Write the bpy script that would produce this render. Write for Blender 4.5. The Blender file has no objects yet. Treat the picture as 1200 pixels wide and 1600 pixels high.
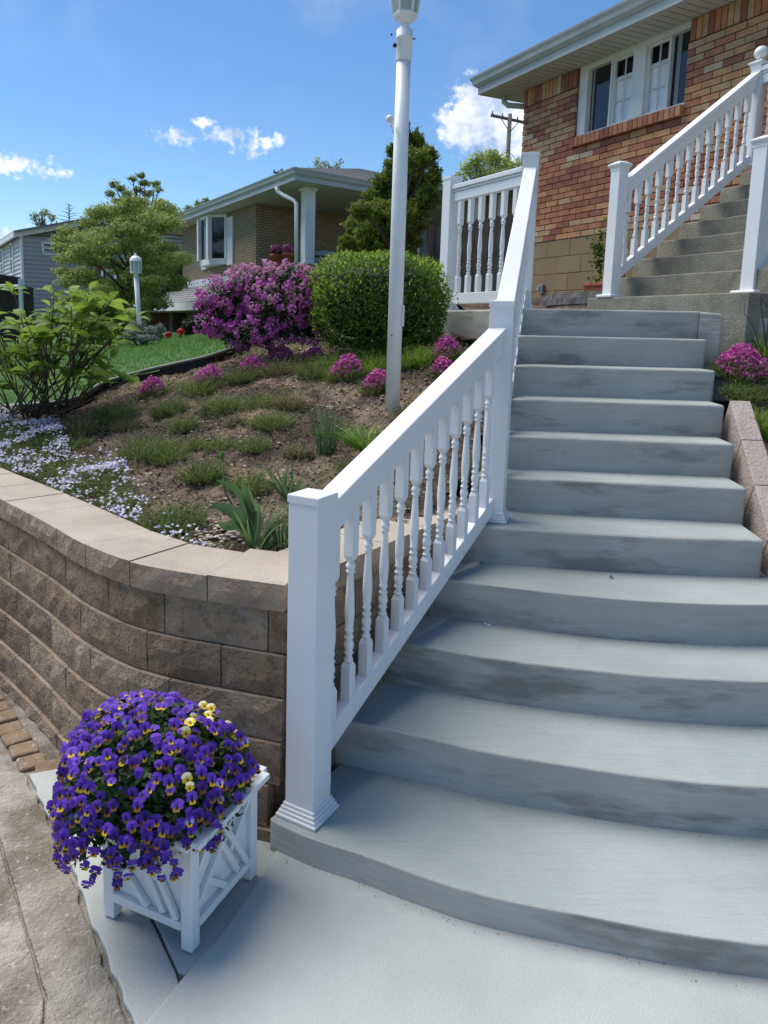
import bpy, bmesh, math, random
import numpy as np
from mathutils import Vector, Matrix
random.seed(7); np.random.seed(7)
R = math.radians
sc = bpy.context.scene
col = sc.collection

# ------------------------------------------------------------------ camera, sky, sun, exposure
CF, CPX, CPY, CPI, CRO, CZ = 1169.07, 531.0, 692.1, R(8.713), R(1.266), 1.7106
cam = bpy.data.cameras.new('camera'); cam_ob = bpy.data.objects.new('camera', cam); col.objects.link(cam_ob)
cp, sp, cc, ss = math.cos(CPI), math.sin(CPI), math.cos(CRO), math.sin(CRO)
_X = Vector((1, 0, 0)); _U = Vector((0, sp, cp)); _F = Vector((0, cp, -sp))
_r = cc * _X + ss * _U; _u = -ss * _X + cc * _U
m = Matrix((_r, _u, -_F)).transposed().to_4x4(); m.translation = (0, 0, CZ); cam_ob.matrix_world = m
cam.sensor_fit = 'VERTICAL'; cam.sensor_height = 36; cam.sensor_width = 27; cam.lens = 36 * CF / 1600
cam.shift_x = (600 - CPX) / 1600; cam.shift_y = -(800 - CPY) / 1600
cam.clip_start = .05; cam.clip_end = 2000
sc.camera = cam_ob
sc.view_settings.view_transform = 'Standard'; sc.view_settings.look = 'None'
sc.view_settings.gamma = 1; sc.view_settings.use_curve_mapping = False
sc.view_settings.exposure = 1.27
SUN_EL, SUN_AZ = R(60), R(-52)          # azimuth from +Y (away from the camera), negative = left
SDIR = Vector((math.sin(SUN_AZ) * math.cos(SUN_EL), math.cos(SUN_AZ) * math.cos(SUN_EL), math.sin(SUN_EL)))
sun = bpy.data.lights.new('sun', 'SUN'); sun.energy = 2.3; sun.angle = R(48); sun.color = (1, .94, .84)
sun_ob = bpy.data.objects.new('sun', sun); col.objects.link(sun_ob)
sun_ob.rotation_euler = (-SDIR).to_track_quat('-Z', 'Y').to_euler()

def pray(x, y):
    a = (x - CPX) / CF; b = (y - CPY) / CF
    u = cc * a + ss * b; v = -ss * a + cc * b
    return Vector((u, cp - v * sp, -sp - v * cp))
EYE = Vector((0, 0, CZ))
def P(x, y, Y):
    d = pray(x, y); return EYE + d * (Y / d.y)

world = bpy.data.worlds.new('World'); sc.world = world; world.use_nodes = True
nt = world.node_tree; nt.nodes.clear()
def N(t, typ, **kw):
    n = t.nodes.new(typ)
    for k, v in kw.items(): setattr(n, k, v)
    return n
wout = N(nt, 'ShaderNodeOutputWorld')
sky = N(nt, 'ShaderNodeTexSky', sky_type='NISHITA'); sky.sun_disc = False
sky.sun_elevation = SUN_EL; sky.sun_rotation = SUN_AZ
sky.altitude = 300; sky.air_density = 1.0; sky.dust_density = .1; sky.ozone_density = 4.5
bg = N(nt, 'ShaderNodeBackground'); bg.inputs[1].default_value = .061
hsv = N(nt, 'ShaderNodeHueSaturation'); hsv.inputs['Saturation'].default_value = 1.13; nt.links.new(sky.outputs[0], hsv.inputs['Color']); nt.links.new(hsv.outputs[0], bg.inputs[0])
tc = N(nt, 'ShaderNodeTexCoord')
def vm(op, a, b=None):
    n = N(nt, 'ShaderNodeVectorMath', operation=op)
    for i, v in enumerate((a, b)):
        if v is None: continue
        if isinstance(v, (tuple, Vector)): n.inputs[i].default_value = tuple(v)
        else: nt.links.new(v, n.inputs[i])
    return n.outputs['Value'] if op == 'DOT_PRODUCT' else n.outputs[0]
def ma(op, a, b=0., c=0., t=None):
    t = t or nt
    n = N(t, 'ShaderNodeMath', operation=op)
    for i, v in enumerate((a, b, c)):
        if isinstance(v, (int, float)): n.inputs[i].default_value = v
        else: t.links.new(v, n.inputs[i])
    return n.outputs[0]
no = N(nt, 'ShaderNodeTexNoise'); no.inputs['Scale'].default_value = 21; no.inputs['Detail'].default_value = 9; no.inputs['Roughness'].default_value = .62
nt.links.new(tc.outputs['Generated'], no.inputs['Vector'])
no3 = N(nt, 'ShaderNodeTexNoise'); no3.inputs['Scale'].default_value = 75; no3.inputs['Detail'].default_value = 7; no3.inputs['Roughness'].default_value = .6; nt.links.new(tc.outputs['Generated'], no3.inputs['Vector'])
no2 = N(nt, 'ShaderNodeTexNoise'); no2.inputs['Scale'].default_value = 7; no2.inputs['Detail'].default_value = 5
nt.links.new(tc.outputs['Generated'], no2.inputs['Vector'])
# cumulus clouds: direction (as seen at start), half sizes in radians
clouds = [(775, 180, .075, .052), (728, 200, .042, .040), (840, 200, .09, .055), (780, 226, .075, .026), (28, 256, .047, .017), (98, 271, .017, .008), (275, 213, .030, .013),
          (350, 212, .033, .015), (392, 225, .033, .015), (437, 219, .012, .009), (12, 368, .035, .014), (318, 192, .015, .007)]
mask = None
for x, y, a, b in clouds:
    F = pray(x, y).normalized(); Rr = F.cross(Vector((0, 0, 1))).normalized(); Uu = Rr.cross(F)
    g = tc.outputs['Generated']
    fu = ma('DIVIDE', vm('DOT_PRODUCT', g, Rr), a); fv = ma('DIVIDE', vm('DOT_PRODUCT', g, Uu), b)
    ff = vm('DOT_PRODUCT', g, F)
    d = ma('SQRT', ma('ADD', ma('MULTIPLY', fu, fu), ma('MULTIPLY', fv, fv)))
    mk = ma('MULTIPLY', ma('SUBTRACT', 1.0, d), 2.4 if b > .03 else 1.0)
    mk = ma('ADD', mk, ma('MULTIPLY', ma('LESS_THAN', ff, 0.0), -9.0))
    mask = mk if mask is None else ma('MAXIMUM', mask, mk)
mm = ma('ADD', mask, ma('ADD', ma('MULTIPLY', ma('SUBTRACT', no.outputs['Fac'], .50), 1.6), ma('MULTIPLY', ma('SUBTRACT', no3.outputs['Fac'], .52), 3.2)))
mr = N(nt, 'ShaderNodeMapRange', interpolation_type='SMOOTHSTEP'); nt.links.new(mm, mr.inputs[0])
mr.inputs[1].default_value = .0; mr.inputs[2].default_value = .95
# thin cirrus veil high up
ci = N(nt, 'ShaderNodeMapRange'); nt.links.new(no2.outputs['Fac'], ci.inputs[0]); ci.inputs[1].default_value = .47; ci.inputs[2].default_value = .8; ci.inputs[4].default_value = .34
sepg = N(nt, 'ShaderNodeSeparateXYZ'); nt.links.new(tc.outputs['Generated'], sepg.inputs[0])
hi = N(nt, 'ShaderNodeMapRange'); nt.links.new(sepg.outputs[2], hi.inputs[0]); hi.inputs[1].default_value = .24; hi.inputs[2].default_value = .46
cov = ma('MAXIMUM', mr.outputs[0], ma('MULTIPLY', ci.outputs[0], hi.outputs[0]))
cbg = N(nt, 'ShaderNodeBackground')
crmp = N(nt, 'ShaderNodeMapRange'); nt.links.new(no.outputs['Fac'], crmp.inputs[0]); crmp.inputs[1].default_value = .40; crmp.inputs[2].default_value = .58
cmx = N(nt, 'ShaderNodeMix', data_type='RGBA'); nt.links.new(crmp.outputs[0], cmx.inputs[0]); cmx.inputs[6].default_value = (.36, .45, .60, 1); cmx.inputs[7].default_value = (.74, .77, .81, 1)
nt.links.new(cmx.outputs[2], cbg.inputs[0]); cbg.inputs[1].default_value = .62
mixs = N(nt, 'ShaderNodeMixShader'); nt.links.new(cov, mixs.inputs[0]); nt.links.new(bg.outputs[0], mixs.inputs[1]); nt.links.new(cbg.outputs[0], mixs.inputs[2])
nt.links.new(mixs.outputs[0], wout.inputs[0])

# ------------------------------------------------------------------ materials
def mat(name, c, c2=None, rough=.7, vs=3., bs=60., bump=.15, spec=.3, metal=0., stretch=None, stain=None, speck=None, coat=0., transl=0., island=None, dist=.01, samp=(.8, 1.15)):
    """c..c2 mixed by two octaves of noise; island: list of colours picked per leaf/piece; stain=(colour, scale xyz, lo, hi)"""
    m_ = bpy.data.materials.new(name); m_.use_nodes = True; t = m_.node_tree; L = t.links
    b = t.nodes['Principled BSDF']; b.inputs['Roughness'].default_value = rough; b.inputs['Metallic'].default_value = metal
    b.inputs['Specular IOR Level'].default_value = spec; b.inputs['Coat Weight'].default_value = coat
    geo = N(t, 'ShaderNodeNewGeometry'); pos = geo.outputs['Position']
    def mp(v, s):
        n = N(t, 'ShaderNodeMapping'); L.new(v, n.inputs[0]); n.inputs['Scale'].default_value = s; return n.outputs[0]
    def noise(v, s, det=5, ro=.6):
        n = N(t, 'ShaderNodeTexNoise'); L.new(v, n.inputs['Vector']); n.inputs['Scale'].default_value = s; n.inputs['Detail'].default_value = det; n.inputs['Roughness'].default_value = ro; return n.outputs['Fac']
    def rng(v, lo, hi, a=0., b_=1.):
        n = N(t, 'ShaderNodeMapRange'); L.new(v, n.inputs[0])
        for i, q in enumerate((lo, hi, a, b_)): n.inputs[i + 1].default_value = q
        return n.outputs[0]
    def mix(f, a, b_, mode='MIX'):
        n = N(t, 'ShaderNodeMix', data_type='RGBA', blend_type=mode)
        for i, v in ((0, f), (6, a), (7, b_)):
            if isinstance(v, (int, float)): n.inputs[i].default_value = v
            elif isinstance(v, tuple): n.inputs[i].default_value = (*v, 1)
            else: L.new(v, n.inputs[i])
        return n.outputs[2]
    def ma2(op, a, b_=0.): return ma(op, a, b_, 0., t)
    if island:
        oi = N(t, 'ShaderNodeObjectInfo')
        f = ma2('FRACT', ma2('ADD', geo.outputs['Random Per Island'], oi.outputs['Random']))
        cr = N(t, 'ShaderNodeValToRGB'); L.new(f, cr.inputs[0])
        el = cr.color_ramp.elements
        for i, cc_ in enumerate(island):
            e = el[i] if i < 2 else el.new(0)
            e.position = i / (len(island) - 1); e.color = (*cc_, 1)
        cr.color_ramp.interpolation = 'LINEAR'
        colr = mix(rng(noise(pos, vs), .3, .7, 0, .35), cr.outputs[0], tuple(x * .55 for x in island[0]))
    else:
        f = rng(noise(pos, vs, 6), .32, .68)
        colr = mix(f, c, c2 or tuple(min(1, x * 1.18) for x in c))
    if stretch:
        f2 = rng(noise(mp(pos, stretch), 1., 6, .7), .3, .7, *samp)
        n = N(t, 'ShaderNodeMix', data_type='RGBA', blend_type='MULTIPLY'); n.inputs[0].default_value = 1; L.new(colr, n.inputs[6])
        cmb = N(t, 'ShaderNodeCombineColor'); [L.new(f2, cmb.inputs[i]) for i in range(3)]; L.new(cmb.outputs[0], n.inputs[7]); colr = n.outputs[2]
    if stain:
        sc_, sscale, lo, hi, amt = stain
        f3 = rng(noise(mp(pos, sscale), 1., 7, .65), lo, hi, 0, amt); colr = mix(f3, colr, sc_)
    if speck:
        sc_, sscale, lo, amt = speck
        f4 = rng(noise(pos, sscale, 2), lo, lo + .08, 0, amt); colr = mix(f4, colr, sc_)
    L.new(colr, b.inputs['Base Color'])
    if bump:
        h = noise(pos, bs, 4)
        if stretch: h = ma2('ADD', ma2('MULTIPLY', noise(mp(pos, tuple(q * 2 for q in stretch)), 1., 3), 1.2), ma2('MULTIPLY', h, .6))
        bp = N(t, 'ShaderNodeBump'); bp.inputs['Strength'].default_value = bump; bp.inputs['Distance'].default_value = dist; L.new(h, bp.inputs['Height']); L.new(bp.outputs[0], b.inputs['Normal'])
    if transl:
        tr = N(t, 'ShaderNodeBsdfTranslucent'); L.new(colr, tr.inputs[0]); ms = N(t, 'ShaderNodeMixShader'); ms.inputs[0].default_value = transl
        L.new(b.outputs[0], ms.inputs[1]); L.new(tr.outputs[0], ms.inputs[2]); L.new(ms.outputs[0], t.nodes['Material Output'].inputs[0])
    return m_
M = {}
M['vinyl'] = mat('white_vinyl', (.71, .73, .76), (.75, .765, .785), rough=.32, bump=.02, bs=8, spec=.45)
M['tread'] = mat('broomed_concrete', (.29, .335, .325), (.375, .42, .405), rough=.85, vs=1.6, bs=170, bump=.35, stretch=(5, 70, 70), stain=((.22, .235, .235), (1.6, 2.4, 2.2), .55, .8, .45), speck=((.17, .17, .16), 190, .58, .3), dist=.006, samp=(.93, 1.05))
M['riser'] = mat('riser_concrete', (.36, .365, .345), (.47, .465, .44), rough=.8, vs=2.2, bs=120, bump=.3, stretch=(2.5, 2.5, 46), stain=((.13, .13, .118), (1.6, 1.6, 7), .52, .65, .62), dist=.005, samp=(.9, 1.07))
M['apron'] = mat('new_walk_concrete', (.365, .395, .375), (.455, .475, .455), rough=.88, vs=2.2, bs=160, bump=.5, stain=((.24, .25, .25), (1.3, 1.3, 1.3), .55, .85, .5), speck=((.16, .16, .15), 170, .60, .3), dist=.006)
M['oldwalk'] = mat('old_walk_concrete', (.20, .18, .145), (.40, .375, .325), rough=.95, vs=4.5, bs=75, bump=1., stain=((.135, .112, .082), (2.6, 2.6, 2.6), .47, .60, .85), speck=((.50, .48, .44), 55, .60, .5), dist=.014)
M['aggr'] = mat('aggregate_concrete', (.165, .155, .125), (.275, .26, .215), rough=.9, vs=6, bs=80, bump=.8, speck=((.42, .40, .36), 75, .62, .7), dist=.01)
M['cap'] = mat('cap_stone_top', (.33, .28, .23), (.43, .375, .315), rough=.92, vs=2.5, bs=130, bump=.4, speck=((.2, .16, .13), 110, .60, .5), stain=((.24, .20, .165), (4, 4, 4), .5, .75, .5))
M['capf'] = mat('cap_stone_split', (.27, .19, .135), (.42, .32, .24), rough=.95, vs=9, bs=45, bump=1., dist=.015)
for i, (a, b_) in enumerate((((.31, .205, .13), (.52, .375, .25)), ((.38, .27, .175), (.60, .46, .33)), ((.23, .16, .11), (.41, .295, .20)))):
    M['block%d' % i] = mat('split_block_%d' % i, a, b_, rough=.97, vs=10, bs=60, bump=1.6, stain=((.52, .51, .49), (5, 5, 7), .55, .72, .55), speck=((.10, .08, .065), 26, .57, .35), dist=.025)
M['edge'] = mat('edging_block', (.34, .28, .25), (.44, .38, .35), rough=.95, vs=6, bs=60, bump=.8, dist=.015)
M['paver'] = mat('brown_paver', (.19, .13, .085), (.29, .215, .15), rough=.95, vs=9, bs=60, bump=.8, speck=((.5, .46, .4), 30, .62, .6), dist=.012)
M['soil'] = mat('garden_soil', (.135, .095, .068), (.41, .30, .205), rough=1, vs=5, bs=45, bump=1.5, stain=((.05, .036, .03), (1.7, 1.7, 1.7), .42, .54, .85), speck=((.42, .36, .29), 70, .64, .6), dist=.03)
M['grass_base'] = mat('lawn_ground', (.045, .10, .03), (.07, .15, .04), rough=1, vs=2, bs=70, bump=.8, stretch=(1.2, 4, 1))
M['ground'] = mat('far_ground', (.08, .11, .05), (.12, .13, .07), rough=1)
M['mortar'] = mat('dark_mortar', (.11, .095, .085), rough=1, bs=120, bump=.4)
BR = [((.39, .245, .14), (.47, .31, .185)), ((.42, .215, .11), (.52, .29, .15)), ((.36, .15, .085), (.44, .195, .11)), ((.27, .098, .065), (.33, .13, .085)), ((.24, .088, .063), (.29, .11, .075)), ((.45, .36, .24), (.53, .43, .31))]
for i, (a, b_) in enumerate(BR): M['br%d' % i] = mat('brick_colour_%d' % i, a, b_, rough=.85, vs=11, bs=70, bump=.4, stretch=(6, 6, 6), dist=.006)
M['found'] = mat('painted_block', (.24, .175, .10), (.285, .21, .125), rough=.8, bs=90, bump=.3, stain=((.2, .16, .11), (4, 4, 2), .6, .8, .5))
M['alum'] = mat('white_aluminium', (.37, .41, .425), (.44, .475, .49), rough=.45, bump=.02, stretch=(1, 1, 8))
M['soffit'] = mat('soffit_vinyl', (.50, .50, .47), (.56, .56, .53), rough=.7, bump=.05)
M['shingle'] = mat('roof_shingle', (.15, .155, .16), (.26, .265, .27), rough=.95, vs=8, bs=60, bump=.8, stretch=(8, 8, 3))
M['glass_dark'] = mat('window_glass', (.012, .014, .018), rough=.05, bump=0, spec=.6)
M['curtain'] = mat('sheer_curtain', (.72, .77, .84), (.82, .86, .90), rough=.9, vs=2, bump=.0, stretch=(30, 30, .5))
M['trim'] = mat('white_trim_paint', (.68, .70, .72), rough=.5, bump=.03)
M['frame'] = mat('window_vinyl', (.60, .62, .63), rough=.5, bump=.02)
M['terra'] = mat('terracotta', (.33, .085, .05), (.40, .12, .07), rough=.8, vs=9, bump=.1)
M['bark'] = mat('shrub_bark', (.07, .052, .042), (.13, .10, .08), rough=.95, vs=14, bs=60, bump=.8)
M['stem_green'] = mat('green_stem', (.07, .12, .035), rough=.7, bump=0)
M['darkwood'] = mat('weathered_wood', (.045, .036, .034), (.085, .07, .065), rough=.9, vs=4, stretch=(20, 20, 1.5), bs=40)
M['greywood'] = mat('grey_wood', (.13, .15, .18), (.2, .22, .25), rough=.9, stretch=(20, 20, 1.5))
M['black'] = mat('black_plastic', (.012, .012, .014), rough=.5, bump=0)
M['edgetop'] = mat('lawn_edging_plastic', (.20, .21, .20), rough=.4, bump=0)
M['greybox'] = mat('grey_plastic', (.2, .23, .24), rough=.5, bump=0)
M['pole_wood'] = mat('utility_pole_wood', (.13, .12, .11), rough=.9)
M['sid'] = mat('grey_siding', (.38, .37, .37), (.42, .41, .41), rough=.6, bump=.02)
M['sid_lit'] = mat('sunlit_siding', (.55, .57, .58), rough=.6, bump=.02)  # same siding as the grey wall, with sunlight put into the colour
M['lamp_white'] = mat('painted_lamp_post', (.76, .78, .81), (.82, .84, .86), rough=.4, vs=5, bump=.05, bs=30, stain=((.45, .48, .54), (9, 9, 2), .55, .8, .5))
M['lampglass'] = mat('lantern_glass', (.55, .6, .6), rough=.1, bump=0, transl=.5)
M['bulb'] = mat('lamp_bulb_frosted', (.62, .62, .5), rough=.3, bump=0)
M['garage'] = mat('dark_red_brickwork', (.10, .03, .028), (.14, .045, .04), rough=.9, bump=.2)
M['planter'] = mat('planter_white_paint', (.66, .69, .70), (.74, .765, .77), rough=.5, vs=6, bump=.06, bs=40, stain=((.46, .47, .47), (7, 7, 7), .58, .78, .6))
M['meshleaf'] = 0
def leafmat(name, cols, tr=.35, rough=.55, vs=3.): return mat(name, None, island=cols, rough=rough, bump=0, transl=tr, vs=vs, spec=.25)
M['box'] = leafmat('boxwood_leaf', [(.045, .10, .013), (.09, .18, .02), (.17, .30, .03)], .45)
M['hyd'] = leafmat('shrub_leaf', [(.13, .24, .035), (.21, .36, .05), (.31, .45, .07)], .5)
M['sunlit_shoot'] = leafmat('boxwood_sunlit_shoot', [(.16, .28, .03), (.26, .42, .04), (.36, .52, .07)], .5)  # brighter boxwood green: sunlight on the upper leaves put into the colour
M['darkstone'] = mat('dark_stone', (.09, .085, .085), (.17, .16, .155), rough=.95, vs=9, bs=50, bump=1., dist=.015)
M['azp'] = leafmat('pale_azalea_petal', [(.60, .22, .52), (.70, .36, .62), (.78, .50, .70), (.70, .45, .45)], .4)  # for the top clusters: faded petals, plus sunlight put into the colour
M['ever'] = leafmat('evergreen_needle', [(.06, .13, .025), (.14, .22, .035), (.31, .34, .05)], .4)
M['dog'] = leafmat('dogwood_leaf', [(.19, .27, .075), (.30, .40, .10), (.42, .50, .14)], .55)
M['tree'] = leafmat('tree_leaf', [(.20, .28, .12), (.30, .38, .16), (.42, .49, .24)], .55)
M['lime'] = leafmat('spring_leaf', [(.30, .40, .08), (.42, .52, .12), (.54, .60, .22)], .55)
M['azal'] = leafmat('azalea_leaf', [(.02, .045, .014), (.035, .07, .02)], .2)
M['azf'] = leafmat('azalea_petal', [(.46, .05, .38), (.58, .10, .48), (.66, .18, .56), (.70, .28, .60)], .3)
M['pink'] = leafmat('phlox_petal', [(.50, .04, .32), (.60, .08, .40), (.66, .18, .48)], .3)
M['lav'] = leafmat('lavender_petal', [(.52, .50, .72), (.62, .60, .78), (.70, .68, .80)], .3)
M['tuft'] = leafmat('clump_leaf', [(.10, .15, .045), (.15, .21, .055), (.23, .27, .09)], .4)
M['tuftd'] = leafmat('dry_clump_leaf', [(.14, .15, .06), (.21, .21, .09), (.31, .28, .14)], .3)
M['blade'] = leafmat('lawn_blade', [(.06, .17, .022), (.085, .22, .03), (.12, .27, .04)], .35, vs=.9)
M['iris'] = leafmat('iris_leaf', [(.07, .15, .065), (.11, .21, .085), (.16, .26, .10)], .4)
M['lily'] = leafmat('daylily_leaf', [(.08, .21, .025), (.12, .27, .035), (.17, .33, .05)], .4)
M['violeaf'] = leafmat('viola_leaf', [(.02, .05, .012), (.035, .08, .02), (.06, .11, .03)], .3)
M['silver'] = leafmat('silver_leaf', [(.16, .22, .17), (.24, .3, .24)], .3)
M['redf'] = leafmat('red_flower', [(.45, .015, .012), (.6, .03, .02)], .2)
M['mulch'] = leafmat('mulch_chip', [(.04, .025, .018), (.07, .045, .03), (.17, .11, .07), (.42, .33, .24)], .0, rough=.95)
M['pebble'] = leafmat('pebble', [(.28, .23, .18), (.42, .36, .29), (.58, .52, .46)], .0, rough=.9)
for nme, c in (('vio1', (.105, .035, .42)), ('vio2', (.16, .06, .50)), ('vio3', (.07, .022, .27)), ('viol', (.36, .34, .62)), ('vioy', (.62, .40, .02)), ('viob', (.22, .10, .03)), ('vioc', (.015, .008, .02)), ('viow', (.72, .68, .42)), ('vioY', (.72, .55, .04))):
    M[nme] = mat('viola_' + nme, c, rough=.6, bump=0, transl=.25, vs=40)

# ------------------------------------------------------------------ mesh helpers
WO = {}
def wo(o): return WO.get(o.name, Vector((0, 0, 0)))
class MB:
    def __init__(s): s.v = []; s.f = []; s.m = []; s.s = []
    def add(s, vs, fs, mi=0, smooth=False):
        o = len(s.v); s.v += [tuple(v) for v in vs]
        for f in fs: s.f.append(tuple(i + o for i in f)); s.m.append(mi); s.s.append(smooth)
        return s
    def box(s, c, d, rz=0., mi=0, ax=None, top=None):
        """box centred at c with full sizes d; ax = (ux,uy,uz) axes or rz about Z; top = material of the upper face"""
        c = Vector(c)
        if ax is None: ax = (Vector((math.cos(rz), math.sin(rz), 0)), Vector((-math.sin(rz), math.cos(rz), 0)), Vector((0, 0, 1)))
        ax = [Vector(a) for a in ax]
        vs = [c + ax[0] * (i * d[0] / 2) + ax[1] * (j * d[1] / 2) + ax[2] * (k * d[2] / 2) for k in (-1, 1) for j in (-1, 1) for i in (-1, 1)]
        fs = [(0, 2, 3, 1), (4, 5, 7, 6), (0, 1, 5, 4), (2, 6, 7, 3), (0, 4, 6, 2), (1, 3, 7, 5)]
        o = len(s.v); s.v += [tuple(v) for v in vs]
        for i, f in enumerate(fs): s.f.append(tuple(q + o for q in f)); s.m.append(top if (i == 1 and top is not None) else mi); s.s.append(False)
        return s
    def beam(s, a, b, w, h, mi=0, up=(0, 0, 1), pl=False):
        """bar from a to b, width w sideways, height h upward; pl keeps end cuts vertical"""
        a, b = Vector(a), Vector(b); d = (b - a); L = d.length; d.normalize(); up = Vector(up)
        side = d.cross(up).normalized(); uu = up if pl else side.cross(d)
        vs = [p + side * (i * w / 2) + uu * (k * h / 2) for p in (a, b) for k in (-1, 1) for i in (-1, 1)]
        return s.add(vs, [(0, 1, 3, 2), (4, 6, 7, 5), (0, 4, 5, 1), (2, 3, 7, 6), (0, 2, 6, 4), (1, 5, 7, 3)], mi)
    def prism(s, poly, z0, z1, mi=0, top=None, bottom=True):
        n = len(poly); A = sum(poly[i][0] * poly[(i + 1) % n][1] - poly[(i + 1) % n][0] * poly[i][1] for i in range(n))
        if A < 0: poly = poly[::-1]
        f0 = (lambda p: z0(p)) if callable(z0) else (lambda p: z0)
        f1 = (lambda p: z1(p)) if callable(z1) else (lambda p: z1)
        vs = [(p[0], p[1], f0(p)) for p in poly] + [(p[0], p[1], f1(p)) for p in poly]
        s.add(vs, [(i, (i + 1) % n, n + (i + 1) % n, n + i) for i in range(n)], mi)
        o = len(s.v) - 2 * n
        s.f.append(tuple(o + n + i for i in range(n))); s.m.append(mi if top is None else top); s.s.append(False)
        if bottom: s.f.append(tuple(o + i for i in reversed(range(n)))); s.m.append(mi); s.s.append(False)
        return s
    def lathe(s, c, prof, n=12, mi=0, smooth=True, axis=None):
        c = Vector(c); z = Vector(axis or (0, 0, 1)).normalized(); x = z.orthogonal().normalized() if axis else Vector((1, 0, 0)); y = z.cross(x)
        vs = [c + x * (r * math.cos(6.28319 * i / n)) + y * (r * math.sin(6.28319 * i / n)) + z * h for r, h in prof for i in range(n)]
        fs = [(k * n + i, k * n + (i + 1) % n, (k + 1) * n + (i + 1) % n, (k + 1) * n + i) for k in range(len(prof) - 1) for i in range(n)]
        s.add(vs, fs, mi, smooth); o = len(s.v) - n * len(prof)
        s.f.append(tuple(o + i for i in reversed(range(n)))); s.m.append(mi); s.s.append(False)
        s.f.append(tuple(o + (len(prof) - 1) * n + i for i in range(n))); s.m.append(mi); s.s.append(False)
        return s
    def tube(s, pts, r, n=6, mi=0):
        pts = [Vector(p) for p in pts]; rs = r if isinstance(r, (list, tuple)) else [r] * len(pts)
        rings = []; x = None
        for i, p in enumerate(pts):
            d = (pts[min(i + 1, len(pts) - 1)] - pts[max(i - 1, 0)]).normalized()
            x = (x - d * x.dot(d)).normalized() if x is not None and (x - d * x.dot(d)).length > 1e-3 else d.orthogonal().normalized()
            y = d.cross(x); rings.append([p + x * (rs[i] * math.cos(6.28319 * k / n)) + y * (rs[i] * math.sin(6.28319 * k / n)) for k in range(n)])
        s.add([v for rg in rings for v in rg], [(i * n + k, i * n + (k + 1) % n, (i + 1) * n + (k + 1) % n, (i + 1) * n + k) for i in range(len(pts) - 1) for k in range(n)], mi, True)
        o = len(s.v) - n * len(pts)
        s.f.append(tuple(o + k for k in reversed(range(n)))); s.m.append(mi); s.s.append(False)
        s.f.append(tuple(o + (len(pts) - 1) * n + k for k in range(n))); s.m.append(mi); s.s.append(False)
        return s
    def mesh(s, name, mats, org=(0, 0, 0)):
        me = bpy.data.meshes.new(name); org = Vector(org)
        me.from_pydata([tuple(Vector(v) - org) for v in s.v], [], s.f)
        for x in (mats if isinstance(mats, (list, tuple)) else [mats]): me.materials.append(M[x] if isinstance(x, str) else x)
        me.polygons.foreach_set('material_index', s.m); me.polygons.foreach_set('use_smooth', s.s); me.update()
        return me
    def build(s, name, mats, parent=None, bevel=0., kind=None, seg=2):
        o_ = wo(parent) if parent else Vector((0, 0, 0))
        return link(name, s.mesh(name, mats, o_), parent, bevel=bevel, kind=kind, seg=seg)
def link(name, me, parent=None, loc=None, bevel=0., kind=None, seg=2, rz=None):
    o = bpy.data.objects.new(name, me); col.objects.link(o)
    if parent:
        o.parent = parent; o.location = (Vector(loc) - wo(parent)) if loc is not None else (0, 0, 0)
    elif loc is not None: o.location = loc
    if rz is not None: o.rotation_euler.z = rz
    WO[o.name] = Vector(loc) if loc is not None else (wo(parent) if parent else Vector((0, 0, 0)))
    if bevel:
        b = o.modifiers.new('bevel', 'BEVEL'); b.width = bevel; b.segments = seg; b.limit_method = 'ANGLE'; b.angle_limit = R(40); b.harden_normals = False
    if kind: o['kind'] = kind
    return o
def tag(o, label, cat, group=None, kind=None):
    o['label'] = label; o['category'] = cat
    if group: o['group'] = group
    if kind: o['kind'] = kind
    return o
def thing(name, label, cat, loc, group=None):
    o = bpy.data.objects.new(name, None); col.objects.link(o); o.location = loc; o.empty_display_size = .1; WO[o.name] = Vector(loc)
    return tag(o, label, cat, group)

def npmesh(name, V, F, mats, mi=None, smooth=False):
    me = bpy.data.meshes.new(name); V = np.asarray(V, np.float32); F = np.asarray(F, np.int32); k = F.shape[1]
    me.vertices.add(len(V)); me.vertices.foreach_set('co', V.ravel())
    me.loops.add(F.size); me.loops.foreach_set('vertex_index', F.ravel())
    me.polygons.add(len(F)); me.polygons.foreach_set('loop_start', np.arange(0, F.size, k, dtype=np.int32))
    for x in (mats if isinstance(mats, (list, tuple)) else [mats]): me.materials.append(M[x])
    if mi is not None: me.polygons.foreach_set('material_index', np.asarray(mi, np.int32))
    if smooth: me.polygons.foreach_set('use_smooth', np.ones(len(F), bool))
    me.update(calc_edges=True); return me
rg = np.random.default_rng(11)
def unit(a): return a / np.maximum(np.linalg.norm(a, axis=-1, keepdims=True), 1e-9)
def leafgeo(pos, nrm, size, aspect=.5, fold=.25, tang=None):
    """one folded 4-vertex leaf (two triangles) per point"""
    n = len(pos); nrm = unit(np.asarray(nrm, float)); size = np.broadcast_to(np.asarray(size, float), (n,))[:, None]
    t = rg.normal(size=(n, 3)) if tang is None else np.asarray(tang, float)
    t = unit(t - nrm * np.sum(t * nrm, 1, keepdims=True)); b = np.cross(nrm, t)
    v = np.stack([pos - t * size * .5, pos + b * size * aspect * .5 + nrm * size * fold * .3, pos + t * size * .5 - nrm * size * fold * .2, pos - b * size * aspect * .5 + nrm * size * fold * .3], 1).reshape(-1, 3)
    i = np.arange(n)[:, None] * 4
    return v, np.concatenate([i + [[0, 1, 2]], i + [[0, 2, 3]]], 1).reshape(-1, 3)
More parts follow.
